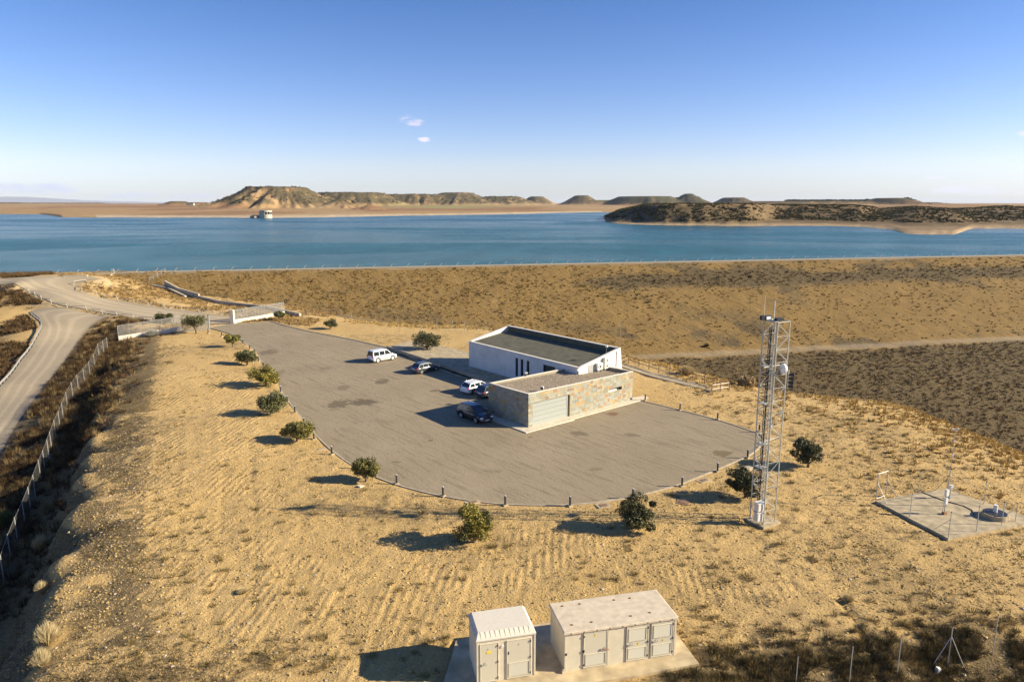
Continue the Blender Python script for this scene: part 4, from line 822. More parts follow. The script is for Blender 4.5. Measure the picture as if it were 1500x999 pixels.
b.add([(w1, t0, 0), (w1+.75, t0, 0), (w1+.75, t0+.35, 0), (w1, t0+.35, 0), (w1, t0, ZFa-.1), (w1+.06, t0, ZFa-.1), (w1+.06, t0+.35, ZFa-.1), (w1, t0+.35, ZFa-.1)], [(0, 3, 2, 1), (4, 5, 6, 7), (0, 1, 5, 4), (1, 2, 6, 5), (2, 3, 7, 6), (3, 0, 4, 7)])
b.build('wall', M_white, off_)
b = MB(); zr_ = lambda s: ZN-.1+(4.95-ZN+.1)*(s-w0)/(w1-w0)
b.add([(w0+tk, t0+tk, zr_(w0+tk)), (w1-tk, t0+tk, zr_(w1-tk)), (w1-tk, t1-tk, zr_(w1-tk)), (w0+tk, t1-tk, zr_(w0+tk))], [(0, 1, 2, 3)])
b.build('felt_roof', M_felt, off_); MB().box(w1-tk-.02, w1-tk-.002, t0+tk, t1-tk, 4.85, ZFa-.04).build('dark_upstand', M_felt, off_)  # felt-coloured facing deepens the shade inside the far parapet
for i in range(1, 22): MB().bar((w0+tk, t0+i, zr_(w0+tk)+.004), (w1-tk, t0+i, zr_(w1-tk)+.004), .008, 4).build('roof_seam', M_felt, off_) if i % 3 == 0 else None
b = MB(); b.box(w0-.05, w0+tk+.02, t0-.05, t1+.05, ZN, ZN+.06)
for ta in (t0-.05, t1-tk-.02): b.add([(s, t, z) for s, t, z in [(w0+tk+.02, ta, zt_(w0+tk)), (w1-tk-.02, ta, zt_(w1-tk)), (w1-tk-.02, ta+tk+.07, zt_(w1-tk)), (w0+tk+.02, ta+tk+.07, zt_(w0+tk))]]+[(s, t, z+.06) for s, t, z in [(w0+tk+.02, ta, zt_(w0+tk)), (w1-tk-.02, ta, zt_(w1-tk)), (w1-tk-.02, ta+tk+.07, zt_(w1-tk)), (w0+tk+.02, ta+tk+.07, zt_(w0+tk))]], [(4, 5, 6, 7), (0, 1, 5, 4), (1, 2, 6, 5), (2, 3, 7, 6), (3, 0, 4, 7)])
b.box(w1-tk-.02, w1+.05, t0-.05, t1+.05, ZFa, ZFa+.06); b.build('coping', mat('white_coping', (.72, .66, .56), .7), off_)
for k, (a, c, z0, z1) in enumerate(cuts):
    wo = MB().box(w0+.2, w0+.25, a, c, z0, z1).build('window' if k else 'entrance_door', M_glass if k else M_dark, off_)
    f_ = MB(); f_.box(w0+.13, w0+.2, a, a+.05, z0, z1); f_.box(w0+.13, w0+.2, c-.05, c, z0, z1); f_.box(w0+.13, w0+.2, a+.05, c-.05, z1-.05, z1); f_.build('frame', M_dark, wo)
MB().bar((18.9, t0-.06, 3.2), (18.9, t0-.06, 5.35), .05, 6).bar((18.9, t0-.06, .2), (18.9, t0-.06, 3.2), .05, 6).build('downpipe', M_wmetal, off_)
for tt2 in (11.6, 18.2, 22.4): MB().box(w0-.004, w0-.001, tt2-.012, tt2+.012, .1, ZN-.02).build('render_joint', M_galv, off_)
for zz in (4.95, 3.7): MB().bar((18.9, t0-.08, zz), (19.4, t0-.1, zz+.05), .03, 5).build('pipe_bracket', M_galv, off_)
MB().box(13.7, 14.75, t0-.03, t0-.002, 3.2, 4.25).build('grille', M_galv, off_)
def loc(s, t, z): c, n = math.cos(ga), math.sin(ga); return (A0[0]+s*c-t*n, A0[1]+s*n+t*c, z)
def ac(s, w, z0, h, fans, label):
    r = empty('air_conditioner', loc(s, t0-.42, z0), ga, label=label, cat='air conditioner', group='air conditioners on the garage roof')
    MB().box(0, w, 0, .36, .08, h).build('casing', M_wmetal, r)
    for i in range(fans):
        zc = .08+(h-.08)*(i+.5)/fans; R_ = min(w, (h-.08)/fans)*.40
        f = MB().disc((w/2, -.012, zc), (0, 1, 0), R_, .02, 18).build('fan_grille', mat('fan_grille', (.50, .44, .34) if fans > 1 else (.2, .2, .2), .6), r)
        MB().disc((w/2, -.03, zc), (0, 1, 0), R_*.75, .015, 18).build('fan_ring', M_wmetal, f); MB().disc((w/2, -.042, zc), (0, 1, 0), R_*.45, .01, 12).build('fan_hub', M_dark, f)
    for x in (.12, w-.12): MB().box(x-.04, x+.04, .02, .34, -.12, .08).build('foot', M_galv, r)
ac(14.95, .95, 3.38, .95, 1, 'small white air conditioner with one round fan on the garage roof'); ac(16.3, .85, 3.36, 1.5, 2, 'tall white air conditioner with two fans stacked on the garage roof')
r = empty('floodlight', loc(2.3, .3, 3.72), ga+.5, label='small white floodlight on the garage roof above the roller door', cat='lamp'); MB().bar((0, 0, 0), (0, 0, .3), .04, 6).build('pole', M_dark, r); MB().box(-.16, .16, -.16, .12, .28, .52).build('head', M_wmetal, r); MB().box(-.24, -.16, -.2, .1, .26, .5).build('visor', M_dark, r)
r = empty('roof_vent', loc(5.6, LT-.12, 3.65), ga, label='small dark vent cowl on the back edge of the garage roof', cat='vent'); MB().bar((0, 0, 0), (0, 0, .35), .1, 8).build('pipe', M_dark, r); MB().box(-.22, .22, -.18, .18, .33, .5).build('cowl', M_galv, r)
r = empty('wall_camera', loc(11.85, 4.02, 3.75), ga, label='white camera on the near corner of the white office wing', cat='camera'); MB().box(-.25, 0, -.1, .1, .1, .3).build('housing', M_wmetal, r); MB().bar((-.1, 0, -.1), (-.1, 0, .1), .04, 6).build('bracket', M_dark, r)
r = empty('roof_lamp', loc(17.15, 4.25, 4.9), 0, label='thin pole with a round pale lamp at the end of the white office roof', cat='lamp'); MB().bar((0, 0, -.3), (0, 0, 1.15), .022, 6).build('pole', M_galv, r); MB().disc((0, 0, 1.25), (0, 0, 1), .2, .14, 10).disc((0, 0, 1.35), (0, 0, 1), .12, .08, 10).build('lamp_head', mat('pale_green_glass', (.55, .62, .52), .3), r)
r = empty('antenna_mast', loc(19.75, 4.3, 4.6), 0, label='tall thin whip mast at the right corner of the office roof', cat='antenna'); MB().bar((0, 0, -.6), (0, 0, 4.6), .028, 6, .012).build('mast', M_galv, r); MB().box(-.12, .1, -.05, .05, -.1, .02).build('clamp', M_dark, r)
# pavement slab round the garage
def sl(*p): return [loc(s, t, 0)[:2] for s, t in p]
b = MB(); b.prism(sl((-1.3, -1.15), (5.9, -1.25), (6.0, -.95), (6.3, -.95), (19.4, -1.0), (19.9, 0), (17.45, .6), (LS+.03, -.05), (-.045, -.045), (-.05, LT+.4), (-1.3, LT+.4)), -.1, .1)
M_pave = mat('pavement_concrete', (.56, .49, .37), .9, noise=.15, nscale=2)
fin(b.build('pavement', M_pave), kind='structure')
b = MB(); b.prism(sl((D0_, -.04), (D1_, -.04), (D1_, .3), (D0_, .3)), -.1, .09); fin(b.build('threshold', M_pave), kind='structure')
# raised terrace with planting bed
a_, b_, c_ = P(567.5, 508, .45)[:2], P(606, 498, .45)[:2], P(690, 516.5, .45)[:2]
ter = [a_, b_, c_, np.array(loc(13, 26, 0)[:2]), np.array(loc(13, 7, 0)[:2]), np.array(loc(5, LT+.02, 0)[:2]), P(727, 562, .45)[:2], P(660, 538, .45)[:2]]
fin(MB().prism([tuple(p) for p in ter], -.2, .45).build('terrace', M_conc), kind='structure')
b = MB(); l_ = [a_, P(660, 538, .45)[:2], P(727, 562, .45)[:2]]
for p0, p1 in zip(l_[:-1], l_[1:]):
    d = (p1-p0)/np.linalg.norm(p1-p0); n_ = np.array([d[1], -d[0]]); b.prism([tuple(p0-n_*.02), tuple(p1-n_*.02), tuple(p1+n_*.2), tuple(p0+n_*.2)], -.1, .62)
fin(b.build('terrace_wall', M_kerb), kind='structure')
kl = [P(579, 515)[:2], P(617, 532)[:2], P(660, 548)[:2], P(706, 563)[:2]]; kerb('bed_kerb', np.array(kl), .3, .14, -1)
bp_ = []
for i in range(700):
    t = random.random(); p0 = np.array([np.interp(t, [0, .6, 1], [l_[k][j] for k in range(3)]) for j in range(2)]); p1 = np.array([np.interp(t, [0, .6, 1], [kl[0][j], kl[2][j], kl[3][j]]) for j in range(2)])
    q = p0+(p1-p0)*random.uniform(.25, .85); bp_.append((q[0], q[1], 0))
tufts('bed_plants', bp_, .25, .3, 14, pick((.05, .05, .025), (.14, .11, .06), 700), .1)
fin(MB().prism([tuple(q) for q in [l_[0], l_[1], l_[2]]+kl[::-1]], -.1, .05).build('planting_bed', mat('bed_soil', (.16, .12, .08), 1, noise=.3)), kind='structure')

# ---------------------------------------------------------------- bollards
M_bol = mat('bollard_black', (.035, .038, .045), .45, metal=.2)
bol = [(305, 488), (325, 493), (356, 504), (366, 512), (373, 518), (379, 530), (386, 538), (399, 556), (411, 575), (421, 590), (432, 605), (445, 623), (460, 644), (486, 666), (526, 686.5), (581, 709), (649, 727), (740, 740.5), (835, 741.5), (927, 730), (999, 712.5), (1051, 691), (1095, 671), (1112, 633), (1051, 615), (996, 601), (945, 587)]
proto = None
for i, (px, py) in enumerate(bol):
    p = P(px, py); lab = ordn(i+1)+' black bollard along the kerb counting from the entrance gate'
    if proto is None:
        proto = empty('bollard', p, 0, label=lab, cat='bollard', group='black bollards along the kerb'); MB().bar((0, 0, .12), (0, 0, .84), .085, 10).build('post', M_bol, proto)
        MB().bar((0, 0, .84), (0, 0, .90), .09, 10, .07).build('cap', mat('bollard_cap', (.42, .43, .44), .5), proto); MB().box(-.19, .19, -.19, .19, -.15, .12).build('footing', M_conc, proto)
    else: dup(proto, p, random.uniform(0, 1), label=lab)
# covers and slabs on the sand
M_iron = mat('rusty_iron', (.20, .12, .07), .8, noise=.3)
for (px, py, w, d, rz, lab, mm) in ((884, 741, 1.15, .9, .3, 'concrete-framed square drain beside the near kerb', 1), (1000, 737, 1.0, .9, -.4, 'brown square manhole cover in the sand behind the dark olive bush', 0), (1031, 704, 1.2, .8, .5, 'flat concrete drain frame beside the right kerb', 1), (1094, 688, 1.1, .6, .5, 'pale raised slab above the olive bush left of the tower', 2), (693, 736, 1.2, .7, .6, 'concrete drain frame at the kerb behind the large olive bush', 1), (472, 659, .8, .4, .4, 'small pale concrete slab by the left kerb bend', 2)):
    r = empty('drain_cover' if mm < 2 else 'concrete_slab', P(px, py), rz, label=lab, cat='drain cover' if mm < 2 else 'slab')
    z = float(gz(*P(px, py)[:2])); r.location.z = max(z, 0)
    if mm < 2: MB().box(-w/2, w/2, -d/2, d/2, -.2, .05).build('frame', M_conc if mm else M_iron, r); MB().box(-w*.27, w*.27, -d*.27, d*.27, .0, .075).build('grating', M_iron, r)
    else: MB().box(-w/2, w/2, -d/2, d/2, -.2, .22 if px > 1000 else .06).build('slab', M_conc, r); MB().box(-w*.45, w*.45, -d*.4, d*.4, .0, .26 if px > 1000 else .08).build('lid', M_kerb, r)

# ---------------------------------------------------------------- cars
M_tyre = mat('tyre', (.02, .02, .022), .8); M_rim = mat('alloy_rim', (.55, .56, .58), .3, metal=.8); M_red = mat('tail_light', (.45, .02, .02), .25); M_lamp = mat('headlight_glass', (.75, .78, .8), .12); M_plate = mat('number_plate', (.75, .75, .72), .5); M_cglass = mat('car_glass', (.02, .028, .035), .05, spec=.7); M_trim = mat('black_trim', (.03, .03, .03), .6)
def car(name, label, cat, col, Lc, Wc, Hc, wb, prof, belt, gh, p_rear, head, rails=False, metal=.0, rim=True):
    """prof: bonnet/boot line (x, z) from tail to nose; gh: greenhouse (rear base, rear top, front top, windscreen base)"""
    pm = mat(name+'_paint', col, .25, metal=metal, coat=.8, spec=.5); R_ = .33 if Hc < 1.6 else .36; hw = Wc/2
    hd = np.array(head); hd = hd/np.linalg.norm(hd); lf = np.array((-hd[1], hd[0])); rr_ = P(*p_rear)[:2]; o2 = rr_+hd*wb/2+lf*(hw-.1)
    r = empty(name, (o2[0], o2[1], 0), math.atan2(hd[1], hd[0]), label=label, cat=cat, group='cars parked beside the office')
    # lower body: stations with rounded section, wheel arches cut into the sill line
    xs_ = np.unique(np.r_[np.linspace(-Lc/2, Lc/2, 25), [s*wb/2+q for s in (-1, 1) for q in (-R_-.07, -R_*.7, 0, R_*.7, R_+.07)]]); v = []; n_ = 0
    for x in xs_:
        e_ = 1-abs(x)/(Lc/2); tw = hw*(1-.13*max(0, 1-e_/.16)**2); zt = np.interp(x, [p[0]*Lc for p in prof], [p[1] for p in prof]); zb_ = .22+.10*max(0, 1-e_/.08)
        arch = max([math.sqrt(max(0, (R_+.07)**2-(x-s*wb/2)**2)) for s in (-1, 1)]); zs = max(zb_, R_+arch if arch > 0 else zb_)
        sec = [(0, zb_), (tw*.82, zb_), (tw*.82, zs), (tw*.97, zs), (tw, (zs+zt)/2+.02), (tw*.985, zt-.10), (tw*.93, zt-.02), (tw*.6, zt+.025), (0, zt+.04)]
        sec = sec+[(-a, c) for a, c in sec[-2:0:-1]]; n_ = len(sec); v += [(x, a, c) for a, c in sec]
    b = MB(); f = [(i*n_+j, i*n_+(j+1) % n_, (i+1)*n_+(j+1) % n_, (i+1)*n_+j) for i in range(len(xs_)-1) for j in range(n_)]; f = [q[::-1] for q in f]+[tuple(range(n_)), tuple(range((len(xs_)-1)*n_, len(xs_)*n_))[::-1]]
    b.add(v, f); o = b.build('body', pm, r, True); o.data.shade_smooth() if False else None
    # greenhouse
    g0, g1, g2, g3 = [q*Lc for q in gh]; wbse, wtop = hw*.93, hw*.74; zb_ = belt-.06
    def W_(z): return wbse+(wtop-wbse)*(z-zb_)/(Hc-zb_)
    ring = [(g0, zb_), (g0+(g1-g0)*.85, zb_+(Hc-zb_)*.86), (g1+.12, Hc-.03), ((g1+g2)/2, Hc), (g2-.15, Hc-.02), (g2+(g3-g2)*.12, zb_+(Hc-zb_)*.88), (g3, zb_)]
    b = MB(); m_ = len(ring); v = [(x, W_(z), z) for x, z in ring]+[(x, -W_(z), z) for x, z in ring]+[(x, W_(z)*.8, z+.035) for x, z in ring[1:-1]]+[(x, -W_(z)*.8, z+.035) for x, z in ring[1:-1]]
    k1, k2 = 2*m_, 2*m_+m_-2; fs = [tuple(range(m_)), tuple(range(m_, 2*m_))[::-1]]
    for i in range(1, m_-2): fs += [(i, i+1, k1+i, k1+i-1)[::-1], (k1+i-1, k1+i, k2+i, k2+i-1)[::-1], (m_+i, m_+i+1, k2+i, k2+i-1)]
    fs += [(0, 1, k1, k2, m_+1, m_), (m_-1, m_-2, k1+m_-3, k2+m_-3, 2*m_-2, 2*m_-1)[::-1]]
    b.add(v, fs); b.build('roof', pm, r)
    zl, zh = zb_+.07, Hc-.14
    def xr(z, a, c): return a+(c-a)*(z-zb_)/(Hc-zb_)
    cutx = [g0+.10, g0+(g3-g0)*.34, g0+(g3-g0)*.62, g3-.10]
    for sgn in (1, -1):
        for i in range(3):
            x0b, x1b = cutx[i]+(.05 if i else .08), cutx[i+1]-(.05 if i < 2 else .14); x0t, x1t = max(x0b, xr(zh, g0, g1)+.12), min(x1b, xr(zh, g3, g2)-.10)
            if x1t <= x0t+.08: continue
            q = [(x0b, sgn*(W_(zl)+.012), zl), (x1b, sgn*(W_(zl)+.012), zl), (x1t, sgn*(W_(zh)+.012), zh), (x0t, sgn*(W_(zh)+.012), zh)]
            b = MB(); b.add(q+[(a, c-sgn*.03, d) for a, c, d in q], [(0, 1, 2, 3)[::-sgn], (4, 5, 6, 7), (0, 1, 5, 4), (1, 2, 6, 5), (2, 3, 7, 6), (3, 0, 4, 7)]); b.build('side_window', M_cglass, r)
    for (ga_, gb_, nm, sg) in ((g3, g2, 'windscreen', 1), (g0, g1, 'rear_window', -1)):
        x0, x1 = 0, (ring[5][0] if sg > 0 else ring[1][0]); zt = ring[5][1] if sg > 0 else ring[1][1]
        x0 = ga_+(x1-ga_)*(zl-zb_)/(zt-zb_); o_ = .02*sg
        q = [(x0+o_, -W_(zl)*.88, zl), (x0+o_, W_(zl)*.88, zl), (x1+o_, W_(zt)*.86, zt), (x1+o_, -W_(zt)*.86, zt)]
        b = MB(); b.add(q+[(a-sg*.05, c, d) for a, c, d in q], [(0, 1, 2, 3)[::sg], (4, 5, 6, 7), (0, 1, 5, 4), (1, 2, 6, 5), (2, 3, 7, 6), (3, 0, 4, 7)]); b.build(nm, M_cglass, r)
    for sx in (-1, 1):
        for sy in (-1, 1):
            w_ = MB().disc((sx*wb/2, sy*(hw-.11), R_), (0, 1, 0), R_, .22, 20).build('wheel', M_tyre, r)
            MB().disc((sx*wb/2, sy*(hw+.003), R_), (0, 1, 0), R_*.66, .03, 16).build('rim', M_rim if rim else M_wmetal, w_)
    zt = np.interp(Lc*.45, [p[0]*Lc for p in prof], [p[1] for p in prof]); zr = np.interp(-Lc*.48, [p[0]*Lc for p in prof], [p[1] for p in prof])
    for sy in (-1, 1):
        MB().box(Lc/2-.30, Lc/2-.035, min(sy*hw*.62, sy*hw*.93), max(sy*hw*.62, sy*hw*.93), zt-.20, zt-.05).build('headlight', M_lamp, r)
        MB().box(-Lc/2-.01, -Lc/2+.16, min(sy*hw*.72, sy*hw*.91), max(sy*hw*.72, sy*hw*.91), zr-.22, zr+(.12 if Hc > 1.7 else -.02)).build('tail_light', M_red, r)
        MB().box(g3-.22, g3-.06, min(sy*hw*.95, sy*(hw+.14)), max(sy*hw*.95, sy*(hw+.14)), belt, belt+.15).build('mirror', pm, r)
        if rails: MB().bar((g1+.1, sy*hw*.66, Hc+.05), (g2-.2, sy*hw*.66, Hc+.05), .025, 5).build('roof_rail', M_rim, r)
        MB().box(-wb/2+R_+.12, wb/2-R_-.12, min(sy*(hw-.02), sy*(hw+.012)), max(sy*(hw-.02), sy*(hw+.012)), .52, .60).build('door_moulding', M_trim, r)
    MB().box(Lc/2-.06, Lc/2+.012, -hw*.5, hw*.5, .30, zt-.24).build('grille', M_trim, r); MB().box(Lc/2+.005, Lc/2+.03, -.26, .26, .38, .49).build('number_plate', M_plate, r)
    MB().box(-Lc/2-.03, -Lc/2+.01, -.26, .26, .62, .73).build('number_plate', M_plate, r); MB().box(-Lc/2-.02, -Lc/2+.1, -hw*.86, hw*.86, .30, .46).build('bumper', M_trim if Hc > 1.6 else pm, r)
wh = lambda a, c: P(*c)[:2]-P(*a)[:2]
hv = wh((553.4, 531.2), (576.4, 526.9))
flatp = [(-.5, .78), (-.49, .92), (.2, .95), (.27, .93), (.42, .82), (.49, .66), (.5, .52)]
car('white_van', 'white people-carrier van standing alone at the far end of the parking row', 'van', (.80, .80, .80), 4.4, 1.81, 1.82, 2.73, [(-.5, .85), (-.49, 1.02), (.2, 1.04), (.3, 1.02), (.43, .90), (.49, .74), (.5, .6)], 1.05, (-.495, -.465, .12, .30), (553.4, 531.2), hv, rim=False)
car('dark_hatchback', 'dark grey hatchback with its nose in the office shadow, next to the white van', 'car', (.10, .105, .115), 4.2, 1.78, 1.46, 2.6, [(-.5, .75), (-.485, .92), (.18, .92), (.28, .88), (.43, .76), (.49, .62), (.5, .5)], .93, (-.46, -.33, .06, .27), (617.5, 547.7), hv, metal=.4)
car('white_estate_car', 'white estate car with dark rear window beside the garage', 'car', (.80, .80, .80), 4.55, 1.82, 1.46, 2.65, [(-.5, .78), (-.485, .94), (.18, .92), (.28, .88), (.43, .76), (.49, .62), (.5, .5)], .94, (-.48, -.36, .02, .24), (694, 577), hv, rails=True)
car('grey_car', 'dark grey hatchback with red tail lights, half hidden behind the garage corner', 'car', (.075, .08, .09), 4.25, 1.8, 1.56, 2.6, [(-.5, .78), (-.485, .96), (.18, .96), (.28, .92), (.43, .80), (.49, .64), (.5, .5)], .97, (-.47, -.38, .06, .28), (715.5, 583.5), hv, metal=.4)
car('dark_suv', 'dark navy off-road car with roof rails, facing the camera beside the slate wall', 'car', (.012, .016, .028), 4.64, 1.82, 1.68, 2.67, [(-.5, .85), (-.485, 1.02), (.16, 1.04), (.27, 1.0), (.43, .90), (.49, .72), (.5, .55)], 1.05, (-.47, -.40, .05, .27), (676.3, 612), wh((676.3, 612), (697.5, 620)), rails=True, metal=.2)

# ---------------------------------------------------------------- lattice tower
M_gk = M_galv; M_galv = mat('tower_steel', (.44, .44, .39), .5, metal=.15, noise=.1)
tw_ = empty('lattice_tower', (19.3, 50.57, 0), math.radians(30), label='tall galvanised lattice mast with ladder, standing on a square concrete pad', cat='tower')
hs = .64; HT = 15.6
cn_ = [(-hs, -hs), (hs, -hs), (hs, hs), (-hs, hs)]
MB().box(-.95, .95, -.95, .95, -.3, .07).build('concrete_pad', M_conc, tw_)
for x, y in cn_: MB().bar((x, y, .1), (x, y, HT), .045, 8).build('leg', M_galv, tw_)
nb_ = 16; st_ = HT/nb_
for k in range(nb_):
    z0, z1 = .15+k*st_*.985, .15+(k+1)*st_*.985
    for i in range(4):
        a, c = cn_[i], cn_[(i+1) % 4]
        if (k+i) % 2: a, c = c, a
        MB().bar((*a, z0), (*c, z1), .026, 5).build('diagonal', M_galv, tw_)
    if True:
        for i in range(4): MB().bar((*cn_[i], z0), (*cn_[(i+1) % 4], z0), .018, 5).build('crossbar', M_galv, tw_)
for i in range(4): MB().bar((*cn_[i], HT), (*cn_[(i+1) % 4], HT), .035, 5).build('crossbar', M_galv, tw_)
for y in (.1, .42): MB().bar((.15, y, .2), (.15, y, HT-.1), .02, 5).build('ladder_rail', M_galv, tw_)
b = MB()
for k in range(52): b.bar((.15, .1, .4+k*.29), (.15, .42, .4+k*.29), .011, 4)
fin(b.build('ladder_rungs', M_galv, tw_), kind='stuff')
M_gk2 = 0
for x, y in ((-.12, .3), (-.2, .3), (-.28, .36)): MB().bar((x, y, .2), (x, y, HT-.5), .032, 5).build('cable', M_dark, tw_)
for z in (4.35, 6.2, 9.35, 12.2): MB().box(-hs, .05, .0, hs, z, z+.04).build('rest_platform', M_galv, tw_)
MB().box(-hs+.05, hs-.05, -.1, hs, HT-.06, HT-.02).build('top_platform', M_galv, tw_)
MB().box(-1.0, hs, -.02, .04, 12.2, 12.28).build('bracket_arm', M_galv, tw_) ; MB().box(-hs, hs+.4, .3, .36, 6.3, 6.36).build('bracket_arm', M_galv, tw_)
def onT(x, y, z): a = math.radians(30); return (19.3+x*math.cos(a)-y*math.sin(a), 50.57+x*math.sin(a)+y*math.cos(a), z)
r = empty('whip_antenna', onT(-hs, hs, HT-.4), 0, label='left whip antenna, taller, on top of the lattice mast', cat='antenna', group='whip antennas'); MB().bar((0, 0, 0), (0, 0, .9), .03, 6).build('mount', M_galv, r); MB().bar((0, 0, .7), (0, 0, 2.2), .02, 6, .012).build('rod', M_wmetal, r)
r = empty('whip_antenna', onT(-.15, .15, HT-.3), 0, label='right whip antenna, shorter and white, on top of the lattice mast', cat='antenna', group='whip antennas'); MB().bar((0, 0, 0), (0, 0, .6), .045, 6).build('mount', M_galv, r); MB().bar((0, 0, .5), (0, 0, 1.75), .035, 8, .03).build('rod', M_wmetal, r)
r = empty('floodlight', onT(-hs+.1, hs-.1, HT+.05), math.radians(15), label='black floodlight with a pale lens at the top left of the mast', cat='lamp'); MB().box(-.45, .35, -.2, .1, 0, .32).build('housing', M_dark, r); MB().box(-.1, .3, -.24, -.2, .05, .27).build('lens', M_lamp, r); MB().bar((0, 0, -.3), (0, 0, 0), .04, 6).build('bracket', M_galv, r)
r = empty('junction_box', onT(.25, .05, HT), math.radians(20), label='flat dark box on the top platform of the mast', cat='box'); MB().box(-.3, .3, -.22, .22, 0, .16).build('case', M_dark, r); MB().box(-.32, .32, -.24, .24, .16, .19).build('lid', M_trim, r)
r = empty('dish_antenna', onT(hs*.35, -hs-.15, 12.15), math.radians(10), label='small round white dish on the near side of the lattice mast', cat='antenna'); r.scale = (1.3, 1.3, 1.3)
b = MB(); n_ = 16; 
for k, (rr, dd) in enumerate(((0, .12), (.12, .10), (.24, .04), (.30, -.04))): b.v += [(.02+dd, rr*math.cos(i*2*math.pi/n_), rr*math.sin(i*2*math.pi/n_)) for i in range(n_)]
for k in range(3): b.f += [(k*n_+i, k*n_+(i+1) % n_, (k+1)*n_+(i+1) % n_, (k+1)*n_+i) for i in range(n_)]
b.m = [0]*len(b.f); o = b.build('dish', M_wmetal, r, True); MB().disc((-.05, 0, 0), (1, 0, 0), .3, .1, 16).build('radome', mat('radome', (.82, .82, .82), .5), r); MB().bar((.1, 0, 0), (.1, .4, 0), .03, 6).build('bracket', M_galv, r)
r = empty('siren_horns', onT(hs+.50, -hs-.1, 10.6), math.radians(10), label='stack of dark horn loudspeakers on the right side of the mast', cat='siren')
for k in range(4): MB().bar((-.25, 0, .3*k+.1), (.12, -.05, .3*k+.1), .07, 10, .15, rot=0).build('horn', M_dark, r); MB().disc((.13, -.05, .3*k+.1), (1, -.1, 0), .12, .02, 12).build('horn_mouth', M_galv, r)
MB().bar((-.25, 0, -.1), (-.25, 0, 1.35), .04, 6).build('pole', M_galv, r)
for (z, s, lab) in ((1.15, .62, 'upper white equipment cabinet at the foot of the mast'), (.35, .66, 'lower beige equipment cabinet at the foot of the mast')):
    r = empty('equipment_cabinet', onT(-hs-.1, hs-.95, z), math.radians(22), label=lab, cat='cabinet', group='cabinets at the foot of the mast')
    MB().box(-.36, .3, -.22, .22, 0, s).build('casing', mat('cabinet_paint', (.68, .62, .52), .5), r); MB().box(-.4, .34, -.27, .26, s, s+.05).build('rain_hood', M_wmetal, r); MB().box(-.3, .24, -.235, -.22, .05, s-.05).build('door', M_wmetal, r)

M_galv = M_gk
# ---------------------------------------------------------------- prefabricated huts
M_hut = mat('hut_render', (.60, .54, .40), .8, noise=.07, nscale=2, bump=.2, bscale=30); M_hdoor = mat('hut_door_paint', (.56, .52, .40), .5); M_hroof = mat('hut_roof', (.56, .47, .34), .85, noise=.14, nscale=2.5, bump=.25, bscale=20)
M_yel = mat('warning_yellow', (.80, .60, .03), .5); M_blk = mat('print_black', (.03, .03, .03), .6); M_rust = mat('rust', (.25, .12, .05), .9)
slab = [P(a, c)[:2] for a, c in ((640, 1030), (661, 963), (668, 938), (800, 912), (990, 927), (1024, 972), (930, 990), (858, 1001), (850, 1030))]
b = MB(); b.prism([tuple(p) for p in slab], -.3, .03); fin(b.build('concrete_apron', mat('apron_concrete', (.47, .37, .22), .9, noise=.3, nscale=1.1, bump=.3)), kind='structure')
def tri(b, x, z, s, y, mi=0):
    b.add([(x-s/2, y, z), (x+s/2, y, z), (x, y, z+s*.87), (x-s/2, y+.01, z), (x+s/2, y+.01, z), (x, y+.01, z+s*.87)], [(0, 1, 2), (3, 5, 4), (0, 3, 4, 1), (1, 4, 5, 2), (2, 5, 3, 0)], mi)
def sign(parent, x, z, s, y, m1=M_yel):
    b = MB(); tri(b, x, z, s, y); o = b.build('warning_sign', m1, parent); b = MB()
    b.add([(x-.012, y-.003, z+s*.60), (x+.03, y-.003, z+s*.60), (x-.004, y-.003, z+s*.34), (x+.022, y-.003, z+s*.34), (x-.01, y-.003, z+s*.10), (x-.03, y-.003, z+s*.36)], [(0, 5, 2), (0, 2, 1), (5, 4, 3), (5, 3, 2)])
    b.build('lightning_symbol', M_blk, o)
def louvre(parent, x0, x1, z0, z1, y=-.03):
    fr = MB().box(x0, x1, y, y+.02, z0, z1).build('vent', M_hdoor, parent); b = MB(); k = max(3, int((z1-z0)/.05))
    for i in range(k): z = z0+.03+(z1-z0-.06)*(i+.5)/k; b.add([(x0+.04, y, z+.016), (x1-.04, y, z+.016), (x1-.04, y-.022, z-.008), (x0+.04, y-.022, z-.008)], [(0, 1, 2, 3)[::-1]])
    fin(b.build('louvres', M_hdoor, fr), kind='stuff'); f = MB(); w = .025
    f.box(x0, x1, y-.03, y, z0, z0+w).box(x0, x1, y-.03, y, z1-w, z1).box(x0, x0+w, y-.03, y, z0+w, z1-w).box(x1-w, x1, y-.03, y, z0+w, z1-w); f.build('vent_frame', M_hut, fr)
def hdoor(h, x0, x1, z0, z1, kind, hinge, hx):
    d = MB().box(x0, x1, -.03, 0, z0, z1).build('door', M_hdoor, h)
    f = MB(); w = .03; f.box(x0-w, x0, -.045, 0, z0-w, z1+w).box(x1, x1+w, -.045, 0, z0-w, z1+w).box(x0, x1, -.045, 0, z1, z1+w).box(x0, x1, -.045, 0, z0-w, z0); f.build('door_frame', M_hut, h)
    for zz in np.linspace(z0+.15, z1-.15, 3): MB().box(hinge-.02, hinge+.02, -.07, -.03, zz-.05, zz+.05).build('hinge', M_dark, d)
    if hx is not None:
        zz = z0+(z1-z0)*.45; MB().box(hx-.02, hx+.02, -.07, -.03, zz-.05, zz+.09).bar((hx, -.08, zz), (hx+.26, -.10, zz+.05), .016, 5).bar((hx+.26, -.10, zz+.05), (hx+.24, -.05, zz+.16), .014, 5).build('handle', M_galv, d)
    return d
hu = empty('transformer_hut', (2.75, 32.7, 0), math.radians(13.2), label='wide flat-roofed cream prefabricated hut with three vented doors', cat='hut', group='prefabricated huts')
